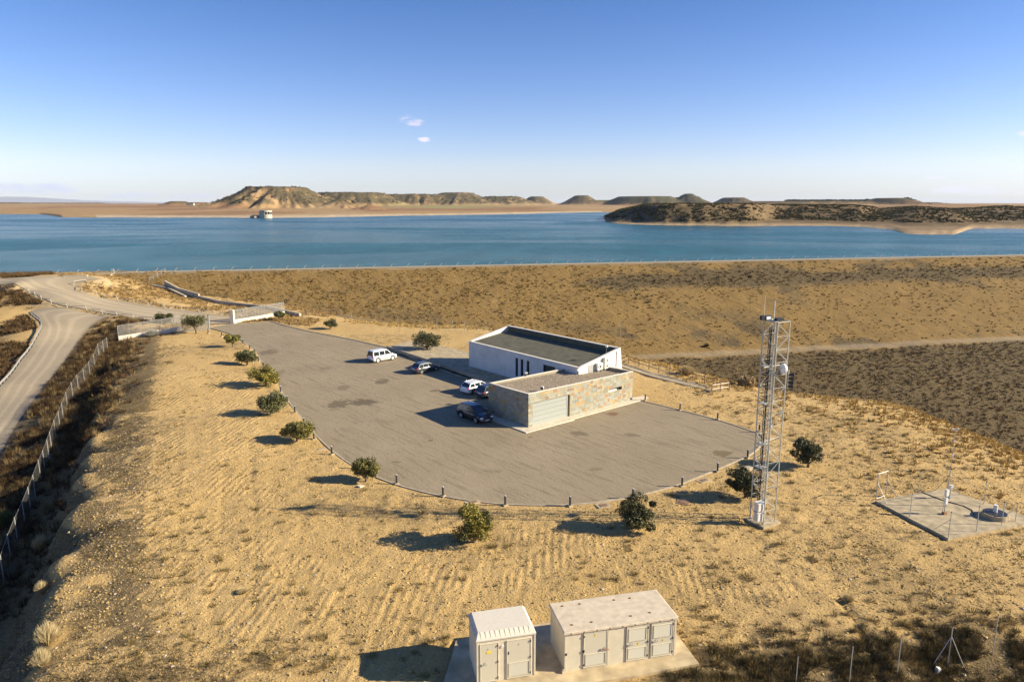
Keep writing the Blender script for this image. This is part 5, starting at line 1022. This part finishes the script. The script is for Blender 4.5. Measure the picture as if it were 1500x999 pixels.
HL, HD, HH = 6.22, 2.68, 2.2
MB().box(0, HL, 0, HD, .0, HH).build('body', M_hut, hu)
MB().box(-.02, .07, -.02, .04, .0, HH-.01).build('corner_post', M_hut, hu); MB().box(HL-.07, HL+.02, -.02, .04, .0, HH-.01).build('corner_post', M_hut, hu)
b = MB(); o_ = .09; z1 = 2.32
b.add([(-o_, -o_, HH+.002), (HL+o_, -o_, HH+.002), (HL+o_, HD+o_, HH+.002), (-o_, HD+o_, HH+.002), (-o_, -o_, z1-.02), (HL+o_, -o_, z1-.02), (HL+o_, HD+o_, z1-.02), (-o_, HD+o_, z1-.02), (-o_+.05, -o_+.05, z1), (HL+o_-.05, -o_+.05, z1), (HL+o_-.05, HD+o_-.05, z1), (-o_+.05, HD+o_-.05, z1)],
      [(0, 3, 2, 1), (0, 1, 5, 4), (1, 2, 6, 5), (2, 3, 7, 6), (3, 0, 4, 7), (4, 5, 9, 8), (5, 6, 10, 9), (6, 7, 11, 10), (7, 4, 8, 11), (8, 9, 10, 11)])
rf = b.build('roof', M_hroof, hu)
for u_, v_ in ((.09, .87), (.25, .86), (.57, .84), (.72, .83), (.085, .2), (.26, .2), (.62, .22), (.80, .24)):
    MB().disc((u_*HL, v_*HD, z1+.02), (0, 0, 1), .035, .05, 8).disc((u_*HL, v_*HD, z1+.004), (0, 0, 1), .075, .008, 9).build('lifting_plug', M_rust, rf)
d = hdoor(hu, 1.03, 2.28, .14, 2.08, 0, 1.03, 1.95); louvre(d, 1.10, 2.21, .22, .88); sign(d, 1.62, 1.86, .17, -.036)
MB().bar((2.1, -.08, 1.08), (2.38, -.08, 1.02), .03, 6).build('padlock_bar', M_rust, d)
for (a, c) in ((3.42, 4.60), (4.84, 6.04)):
    d = hdoor(hu, a, c, .14, 2.08, 1, c, a+.05); louvre(d, a+.07, c-.09, .22, .86); louvre(d, a+.07, c-.09, 1.24, 1.99); sign(d, (a+c)/2+.03, .99, .17, -.036)
for x in (.99, 2.34, 3.36, 4.72): MB().box(x-.008, x+.008, -.006, 0.001, .02, HH-.02).build('panel_joint', M_dark, hu)
for (x, z) in ((.04, 1.05), (.98, 1.05)): MB().box(x-.03, x+.06, -.05, 0, z-.06, z+.06).build('hinge', M_dark, hu)
for x in np.linspace(.35, 6, 9): MB().box(x-.025, x+.025, -.115, -.09, 2.21, 2.29).build('roof_clip', M_hroof, rf)
MB().box(HL+.02, HL+.14, .9, .98, 2.22, 2.26).build('roof_bracket', M_dark, hu)
FL = P(700.2, 943.5, 2.4)[:2]; FR = np.array((1.18, 32.48)); dv = FR-FL; hl_ = float(np.linalg.norm(dv)); BL = P(685.6, 905.8, 2.4)[:2]; hd_ = float(np.linalg.norm(BL-FL))
hu2 = empty('meter_hut', (FR[0]-hl_*math.cos(math.radians(13.5)), FR[1]-hl_*math.sin(math.radians(13.5)), 0), math.radians(13.5), label='narrow cream hut with a chamfered ribbed roof and two grey doors', cat='hut', group='prefabricated huts')
HL2, HD2 = hl_, min(hd_, 2.7)
MB().box(0, HL2, 0, HD2, 0, 2.38).build('body', M_hut, hu2)
b = MB(); o_ = .05; c_ = .34; z0, z1 = 2.385, 2.68
R0 = [(-o_, -o_), (HL2+o_, -o_), (HL2+o_, HD2+o_), (-o_, HD2+o_)]; R1 = [(.12, c_), (HL2-.12, c_), (HL2-.12, HD2-.12), (.12, HD2-.12)]
b.add([(x, y, z0) for x, y in R0]+[(x, y, z0+.07) for x, y in R0]+[(x, y, z1) for x, y in R1], [(0, 3, 2, 1)]+[(i, (i+1) % 4, 4+(i+1) % 4, 4+i) for i in range(4)]+[(4+i, 4+(i+1) % 4, 8+(i+1) % 4, 8+i) for i in range(4)]+[(8, 9, 10, 11)])
rf = b.build('roof', mat('hut_roof_white', (.60, .55, .45), .8, noise=.06), hu2)
for i in range(11):
    x = .12+(HL2-.24)*(i+.5)/11; MB().add([(x-.03, 0, z0+.105), (x+.03, 0, z0+.105), (x+.03, c_-.02, z1+.012), (x-.03, c_-.02, z1+.012), (x-.03, 0, z0+.03), (x+.03, 0, z0+.03), (x+.03, c_-.02, z1-.1), (x-.03, c_-.02, z1-.1)], [(0, 1, 2, 3), (0, 4, 5, 1), (1, 5, 6, 2), (3, 2, 6, 7), (0, 3, 7, 4)]).build('roof_rib', M_hut, rf)
for i in range(8):
    y = c_+(HD2-c_-.1)*(i+.5)/8; MB().box(-o_-.012, .1, y-.03, y+.03, z0+.08, z0+.12).build('roof_rib', M_hut, rf)
kx = lambda x: (x-215)/297*HL2
d = hdoor(hu2, kx(232), kx(320), .1, 2.2, 0, kx(320), kx(236)); sign(d, kx(270), 1.86, .12, -.036, M_hdoor); MB().box(kx(262), kx(284), -.04, -.03, 1.66, 1.80).build('notice_plate', M_yel, d)
d = hdoor(hu2, kx(368), kx(488), .1, 2.2, 0, kx(488), None); louvre(d, kx(374), kx(482), .18, .95); sign(d, kx(428), 1.9, .12, -.036, M_hdoor); MB().box(kx(372), kx(377), -.05, -.03, 1.45, 1.6).build('lock', M_dark, d)
MB().disc((kx(343), -.02, 1.95), (0, 1, 0), .075, .05, 14).build('round_vent', M_wmetal, hu2)
MB().box(HL2-.05, HL2+.03, -.03, .03, 0, 2.37).build('corner_post', M_hut, hu2); MB().box(-.03, .05, -.03, .03, 0, 2.37).build('corner_post', M_hut, hu2)
g = P(825, 985); o = MB().box(-.11, .12, -.09, .08, 0, .14).box(-.05, .1, -.06, .05, .14, .18).build('concrete_block', M_kerb); o.location = (g[0], g[1], .03); o.rotation_euler.z = .5; fin(o, label='small pale block on the apron between the two huts', cat='block')

# ---------------------------------------------------------------- weather station
sp_ = [P(a, c, .12)[:2] for a, c in ((1282, 733), (1389, 788), (1522, 762), (1384, 715.5))]
fin(MB().prism([tuple(p) for p in sp_], -.3, .12).build('concrete_pad', M_conc), kind='structure')
M_post = mat('fence_steel', (.40, .41, .41), .5, metal=.5)
def gpt(px, py, z=0): return P(px, py, z)
r = empty('gate', P(1284, 731), 0, label='pale steel gate frame with two braces at the left corner of the weather station pad', cat='gate')
a = P(1283, 732)-P(1284, 731); c = P(1297, 727)-P(1284, 731); w_ = np.linalg.norm(c-a)
MB().bar(a, a+(0, 0, 2.25), .04, 6).build('post', M_galv, r); MB().bar(c, c+(0, 0, 2.25), .04, 6).build('post', M_galv, r); MB().bar(a+(0, 0, 2.25), c+(0, 0, 2.25), .035, 6).build('crossbar', M_galv, r); MB().bar(a+(0, 0, .1), c+(0, 0, .1), .025, 6).build('crossbar', M_galv, r)
for p0, q in ((a, (1300, 740)), (c, (1314, 727))): MB().bar(p0+(0, 0, 1.5), P(*q)-P(1284, 731), .025, 6).build('brace', M_galv, r)
for i, (px, py, pt_, br, lab) in enumerate(((1345, 721, 690, (), 'back left'), (1332.5, 757, 723, (), 'near left'), (1389, 788, 750, ((1367, 776), (1408, 782)), 'near corner, braced'), (1430, 779, 741, (), 'near right'), (1467, 769, 735, (), 'right, beside the well'), (1441, 738, 706, (), 'far right'), (1487, 764, 737, ((1466, 757),), 'far right corner, braced'))):
    p = P(px, py, .1); h = P(px, pt_, Y=p[1])[2]-.1
    r = empty('fence_post', p, 0, label='thin steel post of the weather station fence, '+lab, cat='post', group='posts round the weather station'); MB().bar((0, 0, -.2), (0, 0, h), .028, 6).build('pole', M_post, r); MB().disc((0, 0, h), (0, 0, 1), .04, .05, 8).build('cap', M_dark, r)
    for q in br: MB().bar((0, 0, h*.72), P(*q, .1)-p, .02, 6).build('brace', M_post, r)
p = P(1386, 741, .12); h = P(1399, 629, Y=p[1])[2]; off = P(1399, 629, Y=p[1])[0]-p[0]
r = empty('weather_mast', p, 0, label='very thin tall wind mast on a tripod at the weather station', cat='mast'); MB().bar((0, 0, 0), (off*.25, 0, 3), .045, 6).bar((off*.25, 0, 3), (off*.5, 0, h-.12), .03, 6, .02).build('mast', M_galv, r)
for q in ((1370, 718), (1406, 724), (1380, 752)): MB().bar((off*.2, 0, 2.6), P(*q, .12)-p, .022, 6).build('tripod_leg', M_galv, r)
MB().bar((off*.5-.25, 0, h-.12), (off*.5+.25, 0, h-.12), .02, 5).disc((off*.5-.22, 0, h-.06), (0, 0, 1), .07, .08, 8).disc((off*.5+.22, 0, h-.06), (0, 0, 1), .07, .08, 8).build('wind_sensor', M_wmetal, r)
for z in (4.2, 5.4, 6.3): MB().box(off*.35-.05, off*.35+.12, -.05, .05, z, z+.09).build('clamp', M_wmetal, r)
for (px, py, pt_, lab, wd) in ((1383, 753, 717, 'white stacked logger boxes on a rusty footed pole at the weather station', 0), (1391, 730, 711, 'small white rain gauge on a curved pole behind the logger boxes', 1)):
    p = P(px, py, .12); h = P(px, pt_, Y=p[1])[2]-.12; r = empty('weather_instrument', p, .3, label=lab, cat='instrument'); MB().bar((0, 0, 0), (0, 0, h*.75), .035, 6).build('pole', M_galv, r)
    MB().box(-.12, .12, -.1, .1, h*.75, h).build('box', M_wmetal, r); MB().box(-.1, .12, -.1, .1, h*.42, h*.66).build('box', M_wmetal, r) if not wd else MB().disc((0, 0, h), (0, 0, 1), .14, .06, 10).build('lid', M_wmetal, r)
    MB().box(-.15, .15, -.12, .12, 0, .18).build('foot', M_rust if not wd else M_galv, r)
p = P(1457, 757, .12); r = empty('well_cover', p, 0, label='round pale concrete well ring with a dark lid and white vent', cat='well')
MB().bar((0, 0, 0), (0, 0, .36), .92, 28, rot=0).build('ring', M_conc, r); MB().bar((0, 0, .36), (0, 0, .38), .80, 28, rot=0).build('lid', M_dark, r); MB().bar((.05, .1, .38), (.05, .1, .95), .15, 12).build('vent_pipe', M_wmetal, r)
pts = [P(a, c, .15) for a, c in ((1349, 720), (1380, 732), (1412, 741), (1424, 747), (1427, 754))]
b = MB(); [b.bar(q0, q1, .03, 5) for q0, q1 in zip(pts[:-1], pts[1:])]; o = b.build('cable', M_dark); fin(o, label='dark cable lying across the weather station pad', cat='cable')

# ---------------------------------------------------------------- fences
M_mesh = bpy.data.materials.new('chain_link'); M_mesh.use_nodes = True; t = M_mesh.node_tree; bs = t.nodes['Principled BSDF']; bs.inputs['Base Color'].default_value = (.22, .21, .19, 1); bs.inputs['Metallic'].default_value = .3; bs.inputs['Roughness'].default_value = .5
g = N(t, 'ShaderNodeNewGeometry').outputs['Position']; s_ = N(t, 'ShaderNodeSeparateXYZ'); Lk(t, g, s_.inputs[0])
hz = mth(t, 'ADD', s_.outputs[0], s_.outputs[1])
d1 = mth(t, 'FRACT', mth(t, 'MULTIPLY', mth(t, 'ADD', hz, s_.outputs[2]), 14)); d2 = mth(t, 'FRACT', mth(t, 'MULTIPLY', mth(t, 'SUBTRACT', hz, s_.outputs[2]), 14))
wires = mth(t, 'MAXIMUM', mth(t, 'LESS_THAN', d1, .09), mth(t, 'LESS_THAN', d2, .09)); Lk(t, wires, bs.inputs['Alpha'])
f0 = gp(158, 513, -1.2)
r = empty('mesh_fence', f0, 0, label='long chain-link fence along the foot of the left embankment', cat='fence')
fp = []
for q in fence_px:
    z = q[2]
    p = gp(q[0], q[1], z); fp.append(p)
for p in fp: MB().bar(p+(0, 0, -.3), p+(0, 0, 2.3), .04, 6).build('post', M_galv, r, off=f0)
for p, q in zip(fp[:-1], fp[1:]):
    MB().add([p+(0, 0, .05), q+(0, 0, .05), q+(0, 0, 2.2), p+(0, 0, 2.2)], [(0, 1, 2, 3)]).build('mesh_panel', M_mesh, r, off=f0)
    MB().bar(p+(0, 0, 2.2), q+(0, 0, 2.2), .012, 4).build('top_wire', M_galv, r, off=f0)
# bottom right posts
bx_ = [(1165.6, 1002, 960), (1243.7, 1003, 945), (1314, 989, 931), (1388, 976, 917), (1454, 958, 900)]
for i, (px, py, pt_) in enumerate(bx_):
    p = gp(px, py, -1); h = P(px, pt_, Y=p[1])[2]-p[2]
    r = empty('fence_post', p, 0, label=ordn(i+1)+' steel post from the left in the bottom right scrub'+(', braced like a tripod' if i == 3 else ''), cat='post', group='posts in the scrub at the bottom right')
    MB().bar((0, 0, -.3), (0, 0, h), .026, 6).build('pole', M_post, r); MB().disc((0, 0, h), (0, 0, 1), .035, .04, 8).build('cap', M_dark, r)
    if i == 3:
        for dx in (-.95, .85): MB().bar((0, 0, h*.75), (dx, -.1, 0), .02, 6).build('brace', M_post, r)
p = gp(1371, 984, -1); o = MB().box(-.12, .14, -.1, .1, -.05, .3).box(-.1, .12, -.12, -.1, .02, .26).build('plastic_can', M_wmetal); o.location = tuple(p); o.rotation_euler = (.2, .3, .4); fin(o, label='white plastic can lying in the scrub below the braced post', cat='can')
# boundary fence behind the office
f0 = gp(433, 466.5, 0); r = empty('wire_fence', f0, 0, label='thin wire fence on posts running behind the office below the dam', cat='fence'); fp = []
for q in [(433, 466.5), (450, 467), (480, 470), (515, 472), (550, 475), (583, 477.5), (615, 480), (640, 482), (663, 484.5), (681, 486), (712, 489)]: fp.append(gp(q[0], q[1], -.5))
for p in fp: MB().bar(p+(0, 0, -.3), p+(0, 0, 2.0), .035, 6).build('post', M_galv, r, off=f0)
for p, q in zip(fp[:-1], fp[1:]):
    for z in (.4, 1.0, 1.5, 1.95): MB().bar(p+(0, 0, z), q+(0, 0, z), .01, 4).build('wire', M_galv, r, off=f0)
# wooden rail fence and path
M_wood = mat('weathered_wood', (.24, .16, .10), .9, noise=.3, nscale=5); M_pale = mat('pale_wood', (.55, .47, .36), .9, noise=.15)
wp = [gp(a, c, -.8) for a, c in ((907, 520), (921, 532), (936, 537), (950.5, 541.5), (965, 546), (981, 550.5), (997.5, 554), (1014.5, 557.5), (1032, 562.5), (1050, 566.5), (1068, 573))]
f0 = wp[0]; r = empty('wooden_fence', f0, 0, label='brown two-rail wooden fence running along the path behind the office', cat='fence')
for p in wp: MB().bar(p+(0, 0, -.3), p+(0, 0, 1.15), .07, 6).build('post', M_wood, r, off=f0)
for p, q in zip(wp[:-1], wp[1:]):
    for z in (.5, 1.02): MB().bar(p+(0, 0, z), q+(0, 0, z), .045, 6).build('rail', M_wood, r, off=f0)
ep = [gp(a, c, -.8) for a, c in ((1042.5, 577), (1055, 574.5), (1067, 573))]; f0 = ep[0]
r = empty('wooden_barrier', f0, 0, label='short pale two-rail wooden barrier closing the end of the path', cat='barrier')
for p in ep[:2]: MB().bar(p+(0, 0, -.3), p+(0, 0, 1.25), .075, 6).build('post', M_wood, r, off=f0)
for p, q in zip(ep[:-1], ep[1:]):
    for z in (.6, 1.15): MB().box(0, 1, 0, 1, 0, 1) and MB().bar(p+(0, 0, z), q+(0, 0, z), .075, 4).build('rail', M_pale, r, off=f0)
pa = np.array([gp(a, c, -.5) for a, c in ((905, 531.5), (935, 541), (965, 549), (1000, 558), (1040, 567.5))]); pb = np.array([gp(a, c, -.5) for a, c in ((905, 536), (935, 546), (965, 555), (1000, 564), (1041, 574))])
b = MB()
for i in range(4):
    for k0, k1 in ((0, .16), (.84, 1)):
        q = [pa[i]*(1-k0)+pb[i]*k0, pa[i]*(1-k1)+pb[i]*k1, pa[i+1]*(1-k1)+pb[i+1]*k1, pa[i+1]*(1-k0)+pb[i+1]*k0]
        b.add([(x, y, z-.3) for x, y, z in q]+[(x, y, z+.13) for x, y, z in q], [(4, 5, 6, 7), (0, 1, 5, 4), (1, 2, 6, 5), (2, 3, 7, 6), (3, 0, 4, 7)])
fin(b.build('path_kerb', M_kerb), kind='structure')
b = MB(); [b.add([(x, y, z+.07) for x, y, z in (pa[i]*.84+pb[i]*.16, pa[i]*.16+pb[i]*.84, pa[i+1]*.16+pb[i+1]*.84, pa[i+1]*.84+pb[i+1]*.16)], [(0, 1, 2, 3)]) for i in range(4)]; fin(b.build('path', M_conc), kind='structure')

# ---------------------------------------------------------------- entrance walls, gate
M_cream = mat('cream_wall', (.60, .54, .43), .8, noise=.06)
def lowwall(name, lab, pts, h, fh, pillar=None, post_h=None):
    P0 = pts[0]; r = empty(name, P0, 0, label=lab, cat='wall')
    b = MB()
    for p, q in zip(pts[:-1], pts[1:]):
        d = (q-p)[:2]/np.linalg.norm((q-p)[:2]); n_ = np.array([-d[1], d[0]])*.13
        b.add([(p[0]-n_[0], p[1]-n_[1], p[2]-.5), (q[0]-n_[0], q[1]-n_[1], q[2]-.5), (q[0]+n_[0], q[1]+n_[1], q[2]-.5), (p[0]+n_[0], p[1]+n_[1], p[2]-.5), (p[0]-n_[0], p[1]-n_[1], p[2]+h), (q[0]-n_[0], q[1]-n_[1], q[2]+h), (q[0]+n_[0], q[1]+n_[1], q[2]+h), (p[0]+n_[0], p[1]+n_[1], p[2]+h)], [(0, 3, 2, 1), (4, 5, 6, 7), (0, 1, 5, 4), (1, 2, 6, 5), (2, 3, 7, 6), (3, 0, 4, 7)])
    b.build('wall', M_cream, r, off=P0)
    if pillar is not None:
        p = pts[pillar]; MB().box(p[0]-.35, p[0]+.35, p[1]-.35, p[1]+.35, p[2]-.4, p[2]+h+fh+.1).build('pillar', M_cream, r, off=P0)
    for p, q in zip(pts[:-1], pts[1:]):
        for k in range(7): u0 = p+(q-p)*k/6; MB().bar(u0+(0, 0, h), u0+(0, 0, h+fh), .035, 6).build('post', M_galv, r, off=P0)
        MB().add([p+(0, 0, h+.04), q+(0, 0, h+.04), q+(0, 0, h+fh), p+(0, 0, h+fh)], [(0, 1, 2, 3)]).build('mesh_panel', M_slat, r, off=P0)
        MB().bar(p+(0, 0, h+fh), q+(0, 0, h+fh), .035, 4).build('top_rail', M_galv, r, off=P0)
M_slat = M_mesh.copy(); M_slat.name = 'steel_mesh_panel'
for n_ in M_slat.node_tree.nodes:
    if n_.type == 'MATH' and n_.operation == 'LESS_THAN': n_.inputs[1].default_value = .30
lowwall('entrance_wall', 'low cream wall topped with steel mesh panels, left of the entrance gate', [gp(174, 500, 0), P(269, 484.5, 0)], .95, 1.9)
lowwall('entrance_wall', 'cream wall with a tall end pillar and mesh panels, right of the entrance gate', [gp(341, 474, 0), gp(366, 470, 0), gp(392, 465.5, 0), gp(417, 461, .1)], .75, 2.0, 0)
g0 = gp(267, 487, 0); g1_ = gp(306, 484, 0); r = empty('sliding_gate', g0, 0, label='silver sliding gate standing open behind the round-crowned olive', cat='gate')
for k in range(15): u0 = g0+(g1_-g0)*k/14; MB().bar(u0+(0, 0, .12), u0+(0, 0, 2.5), .05 if k in (0, 14) else .022, 4).build('bar', M_galv, r, off=g0)
for z in (.15, 2.5): MB().bar(g0+(0, 0, z), g1_+(0, 0, z), .05, 4).build('rail', M_galv, r, off=g0)
MB().add([g0+(0, 0, .2), g1_+(0, 0, .2), g1_+(0, 0, 2.45), g0+(0, 0, 2.45)], [(0, 1, 2, 3)]).build('mesh_panel', M_slat, r, off=g0)
r = empty('gate_post', P(306.5, 482), 0, label='steel gate post at the near side of the entrance', cat='post'); MB().box(-.12, .12, -.12, .12, 0, 2.7).build('post', M_galv, r); MB().box(-.14, .14, -.14, .14, 2.7, 2.76).build('cap', M_dark, r)
a = P(306, 480); c = P(339, 474.5); d = (c-a)/np.linalg.norm(c-a); nn_ = np.array((-d[1], d[0], 0))
fin(MB().add([tuple(q) for q in (a-nn_*.12+(0, 0, .012), c-nn_*.12+(0, 0, .012), c+nn_*.12+(0, 0, .012), a+nn_*.12+(0, 0, .012))], [(0, 1, 2, 3)]).build('gate_rail', M_kerb), kind='structure')
# spillway channel below the crest
def swall(b, pl, w, h, hb_):
    pl = [np.array(p) for p in pl]
    for p, q in zip(pl[:-1], pl[1:]):
        d = (q-p)[:2]/np.linalg.norm((q-p)[:2]); n_ = np.array([-d[1], d[0]])*w/2
        b.add([(p[0]-n_[0], p[1]-n_[1], p[2]-hb_), (q[0]-n_[0], q[1]-n_[1], q[2]-hb_), (q[0]+n_[0], q[1]+n_[1], q[2]-hb_), (p[0]+n_[0], p[1]+n_[1], p[2]-hb_), (p[0]-n_[0], p[1]-n_[1], p[2]+h), (q[0]-n_[0], q[1]-n_[1], q[2]+h), (q[0]+n_[0], q[1]+n_[1], q[2]+h), (p[0]+n_[0], p[1]+n_[1], p[2]+h)], [(0, 3, 2, 1), (4, 5, 6, 7), (0, 1, 5, 4), (1, 2, 6, 5), (2, 3, 7, 6), (3, 0, 4, 7)])
o0 = gp(241, 408, 6); r = empty('spillway_channel', o0, 0, label='concrete drainage channel with two walls running down from the dam crest', cat='channel')
M_chan = mat('channel_concrete', (.42, .36, .26), .9, noise=.2, nscale=.8)
far_ = [gp(241, 409, 6), gp(262, 422, 4), gp(292, 438, 2)]; near_ = [gp(222, 410.5, 6), gp(246, 423, 4), gp(272, 436, 2.4)]; low_ = [gp(292, 438, 2), gp(320, 444.5, 1.5), gp(350, 448.5, 1), gp(392, 453, .6), gp(440, 464, 0)]
b = MB(); swall(b, far_, .4, 1.25, 2); b.build('channel_wall', M_chan, r, off=o0); b = MB(); swall(b, near_, .5, .45, 2); b.build('channel_wall', M_chan, r, off=o0); b = MB(); swall(b, low_, .5, .75, 1); b.build('low_wall', M_chan, r, off=o0)
b = MB()
for i in range(2): b.add([near_[i]+(0, 0, .1), far_[i]+(0, 0, .1), far_[i+1]+(0, 0, .1), near_[i+1]+(0, 0, .1)], [(0, 3, 2, 1)])
b.build('channel_floor', M_conc, r, off=o0)
q0 = gp(218, 406.5, 6.4); q1 = gp(243, 405.5, 6.4); r = empty('channel_railing', q0, 0, label='pale steel railing across the head of the drainage channel', cat='railing')
for k in range(5): u0 = q0+(q1-q0)*k/4; MB().bar(u0, u0+(0, 0, 1.1), .04, 5).build('post', M_galv, r, off=q0)
for z in (.55, 1.1): MB().bar(q0+(0, 0, z), q1+(0, 0, z), .035, 5).build('rail', M_galv, r, off=q0)
# ---------------------------------------------------------------- road barriers
M_hoop = mat('hoop_barrier_steel', (.40, .385, .33), .55, metal=.2)
hb0 = MB(); w_ = 1.7; hb0.bar((-w_, 0, -.2), (-w_+.3, 0, .68), .065, 5).bar((-w_+.3, 0, .68), (w_-.3, 0, .68), .065, 5).bar((w_-.3, 0, .68), (w_, 0, -.2), .065, 5)
hoop = hb0.build('hoop_barrier', M_hoop); first = [True]
def place_hoops(line, gap, label, group, off=0.):
    l = np.array(line, float); L_ = np.r_[0, np.cumsum(np.linalg.norm(np.diff(l[:, :2], axis=0), axis=1))]; n_ = int(L_[-1]//gap)
    for i in range(n_):
        s0 = (i+.5)*gap; x, y = np.interp(s0, L_, l[:, 0]), np.interp(s0, L_, l[:, 1]); x1, y1 = np.interp(s0+.5, L_, l[:, 0]), np.interp(s0+.5, L_, l[:, 1]); a = math.atan2(y1-y, x1-x)
        x -= math.sin(a)*off; y += math.cos(a)*off
        o = hoop if first[0] else hoop.copy()
        if not first[0]: C.objects.link(o)
        first[0] = False; o.location = (x, y, float(gz(x, y))+.05); o.rotation_euler = (0, 0, a); fin(o, label=label % ordn(i+1), cat='barrier', group=group)
place_hoops(smooth_line([P(*q) for q in A_l[2:13]], 80), 4.3, '%s hoop barrier on the near side of the access road, counting from the gate', 'hoop barriers on the near road edge', .4)
place_hoops(smooth_line([P(*q) for q in B_l], 80), 4.3, '%s hoop barrier on the far side of the access road, counting from the gate', 'hoop barriers on the far road edge', -.4)
hoop = MB().bar((-.6, 0, -.1), (.12, 0, .8), .07, 5).bar((.12, 0, .78), (1.4, 0, .55), .01, 4).build('hoop_barrier', mat('crest_barrier_steel', (.40, .38, .33), .6)); first[0] = True
ce = c0[:2]-cnm*2.7
place_hoops([ce-cd*38, ce+cd*345], 4.7, '%s hoop barrier on the dam crest, counting from the left', 'hoop barriers on the dam crest')
# guard rail on the lower road
gr = smooth_line([P(*q) for q in LR_l[1:9]], 70); gr0 = gp(30, 457, 3.5); r = empty('guard_rail', gr0, 0, label='grey steel guard rail round the outer bend of the lower dirt road', cat='guard rail')
gl = [np.array((p[0], p[1], float(gz(p[0], p[1])))) for p in gr[4:]]
b = MB()
for p, q in zip(gl[:-1], gl[1:]): 
    d = (q-p)[:2]/max(np.linalg.norm((q-p)[:2]), 1e-6); n_ = np.array((-d[1], d[0], 0))*.04
    for z0, z1, k in ((.5, .62, 1), (.62, .68, .2), (.68, .8, 1)): b.add([p-n_*k+(0, 0, z0), q-n_*k+(0, 0, z0), q+n_*k+(0, 0, z0), p+n_*k+(0, 0, z0), p-n_*k+(0, 0, z1), q-n_*k+(0, 0, z1), q+n_*k+(0, 0, z1), p+n_*k+(0, 0, z1)], [(4, 5, 6, 7), (0, 1, 5, 4), (2, 3, 7, 6), (0, 3, 2, 1)])
b.build('rail', M_galv, r, off=gr0)
for p in gl[::2]: MB().bar(p+(0, 0, -.3), p+(0, 0, .72), .05, 5).build('post', M_galv, r, off=gr0)
# crest furniture
g = gp(166, 405.5, 6.5); r = empty('sign_post', g, 0, label='small white sign on a post at the crest road junction', cat='sign'); MB().bar((0, 0, 0), (0, 0, 1.2), .06, 6).build('post', M_galv, r); MB().box(-.35, .35, -.04, .04, .9, 2.0).build('panel', M_wmetal, r)
g = gp(153, 404.5, 6.5); r = empty('concrete_shelter', g, cd[1], label='small low concrete box on the water side of the crest road', cat='box'); MB().box(-1.9, 1.9, -.9, .9, .5, .72).build('roof', M_kerb, r); MB().box(-1.7, -1.4, -.8, .8, 0, .5).build('wall', M_conc, r); MB().box(1.3, 1.6, -.8, .8, 0, .5).build('wall', M_conc, r)
g = gp(112, 406, 6.5); r = empty('concrete_kerb_block', g, cd[1], label='long low pale concrete block at the left end of the crest', cat='block'); MB().box(-2.6, 2.4, -.4, .4, 0, .45).build('block', M_kerb, r); MB().box(-2.3, 2.1, -.3, .3, .45, .52).build('lid', M_conc, r)
# ---------------------------------------------------------------- air
hm = bpy.data.materials.new('haze'); hm.use_nodes = True; ht = hm.node_tree; ht.nodes.clear(); ho = N(ht, 'ShaderNodeOutputMaterial'); hv_ = N(ht, 'ShaderNodeVolumePrincipled'); hv_.inputs['Color'].default_value = (.80, .88, 1, 1); hv_.inputs['Density'].default_value = .000016; Lk(ht, hv_.outputs[0], ho.inputs['Volume'])
fin(MB().box(-76000, 76000, -3000, 64000, -80, 330).build('haze', hm), kind='stuff')
# ---------------------------------------------------------------- intake tower across the water
Yi = (CH-ZW)*FOC/(319.2-HZN); xi_ = tt(395)*Yi; k = Yi/1030
r = empty('intake_tower', (xi_, Yi, ZW), 0, label='round pale concrete intake tower standing in the water by the far shore', cat='tower')
M_int = mat('intake_concrete', (.46, .42, .33), .8, noise=.08)
hh = 11*k; MB().bar((.6*k, 0, -4), (.6*k, 0, hh*.5), 8*k, 20, rot=0).build('shaft', M_int, r); MB().bar((.6*k, 0, hh*.5), (.6*k, 0, hh*.82), 6.9*k, 20, rot=0).build('gallery', M_glass, r); MB().bar((.6*k, 0, hh*.82), (.6*k, 0, hh), 8.2*k, 20, rot=0).build('roof', M_int, r)
MB().box(-7*k, -1*k, -7*k, 5*k, -4, hh).build('block', M_int, r)
for i in range(5): a = math.pi*(1.15+.17*i); MB().box(.6*k+7.6*k*math.cos(a)-.5*k, .6*k+7.6*k*math.cos(a)+.5*k, 7.6*k*math.sin(a)-.4*k, 7.6*k*math.sin(a)+.4*k, hh*.5, hh*.82).build('pillar', M_int, r)
r2 = empty('intake_bridge', (xi_-14*k, Yi+2, ZW), 0, label='low dark footbridge and ramp left of the intake tower', cat='bridge'); MB().box(-6*k, 7*k, -2*k, 3*k, 3*k, 4.6*k).build('deck', M_int, r2); MB().box(-9*k, -5*k, -2*k, 3*k, -3, 3.4*k).build('abutment', M_int, r2); MB().box(0*k, 3*k, -1*k, 2*k, -3, 3*k).build('pier', M_int, r2)
r3 = empty('valve_house', (xi_-6*k, Yi+14*k, ZW), 0, label='small pale block house behind the intake bridge', cat='building'); MB().box(-5.5*k, -1*k, -2*k, 4*k, -2, 9*k).build('wall', M_int, r3); MB().bar((-7.5*k, 0, 0), (-7.5*k, 0, 8.5*k), 1.2*k, 8).build('stack', M_dark, r3)
g = (tt(288)*3000, 3000); r = empty('far_building', (g[0], g[1], float(farz(np.array([g[0]]), np.array([g[1]]))[0])), 0, label='tiny pale building on the low ridge left of the big mesa', cat='building'); MB().box(-14, 14, -6, 6, -4, 9).build('wall', M_int, r); MB().box(-15, 15, -7, 7, 9, 10.5).build('roof', mat('brown_roof', (.3, .2, .15), .9), r)
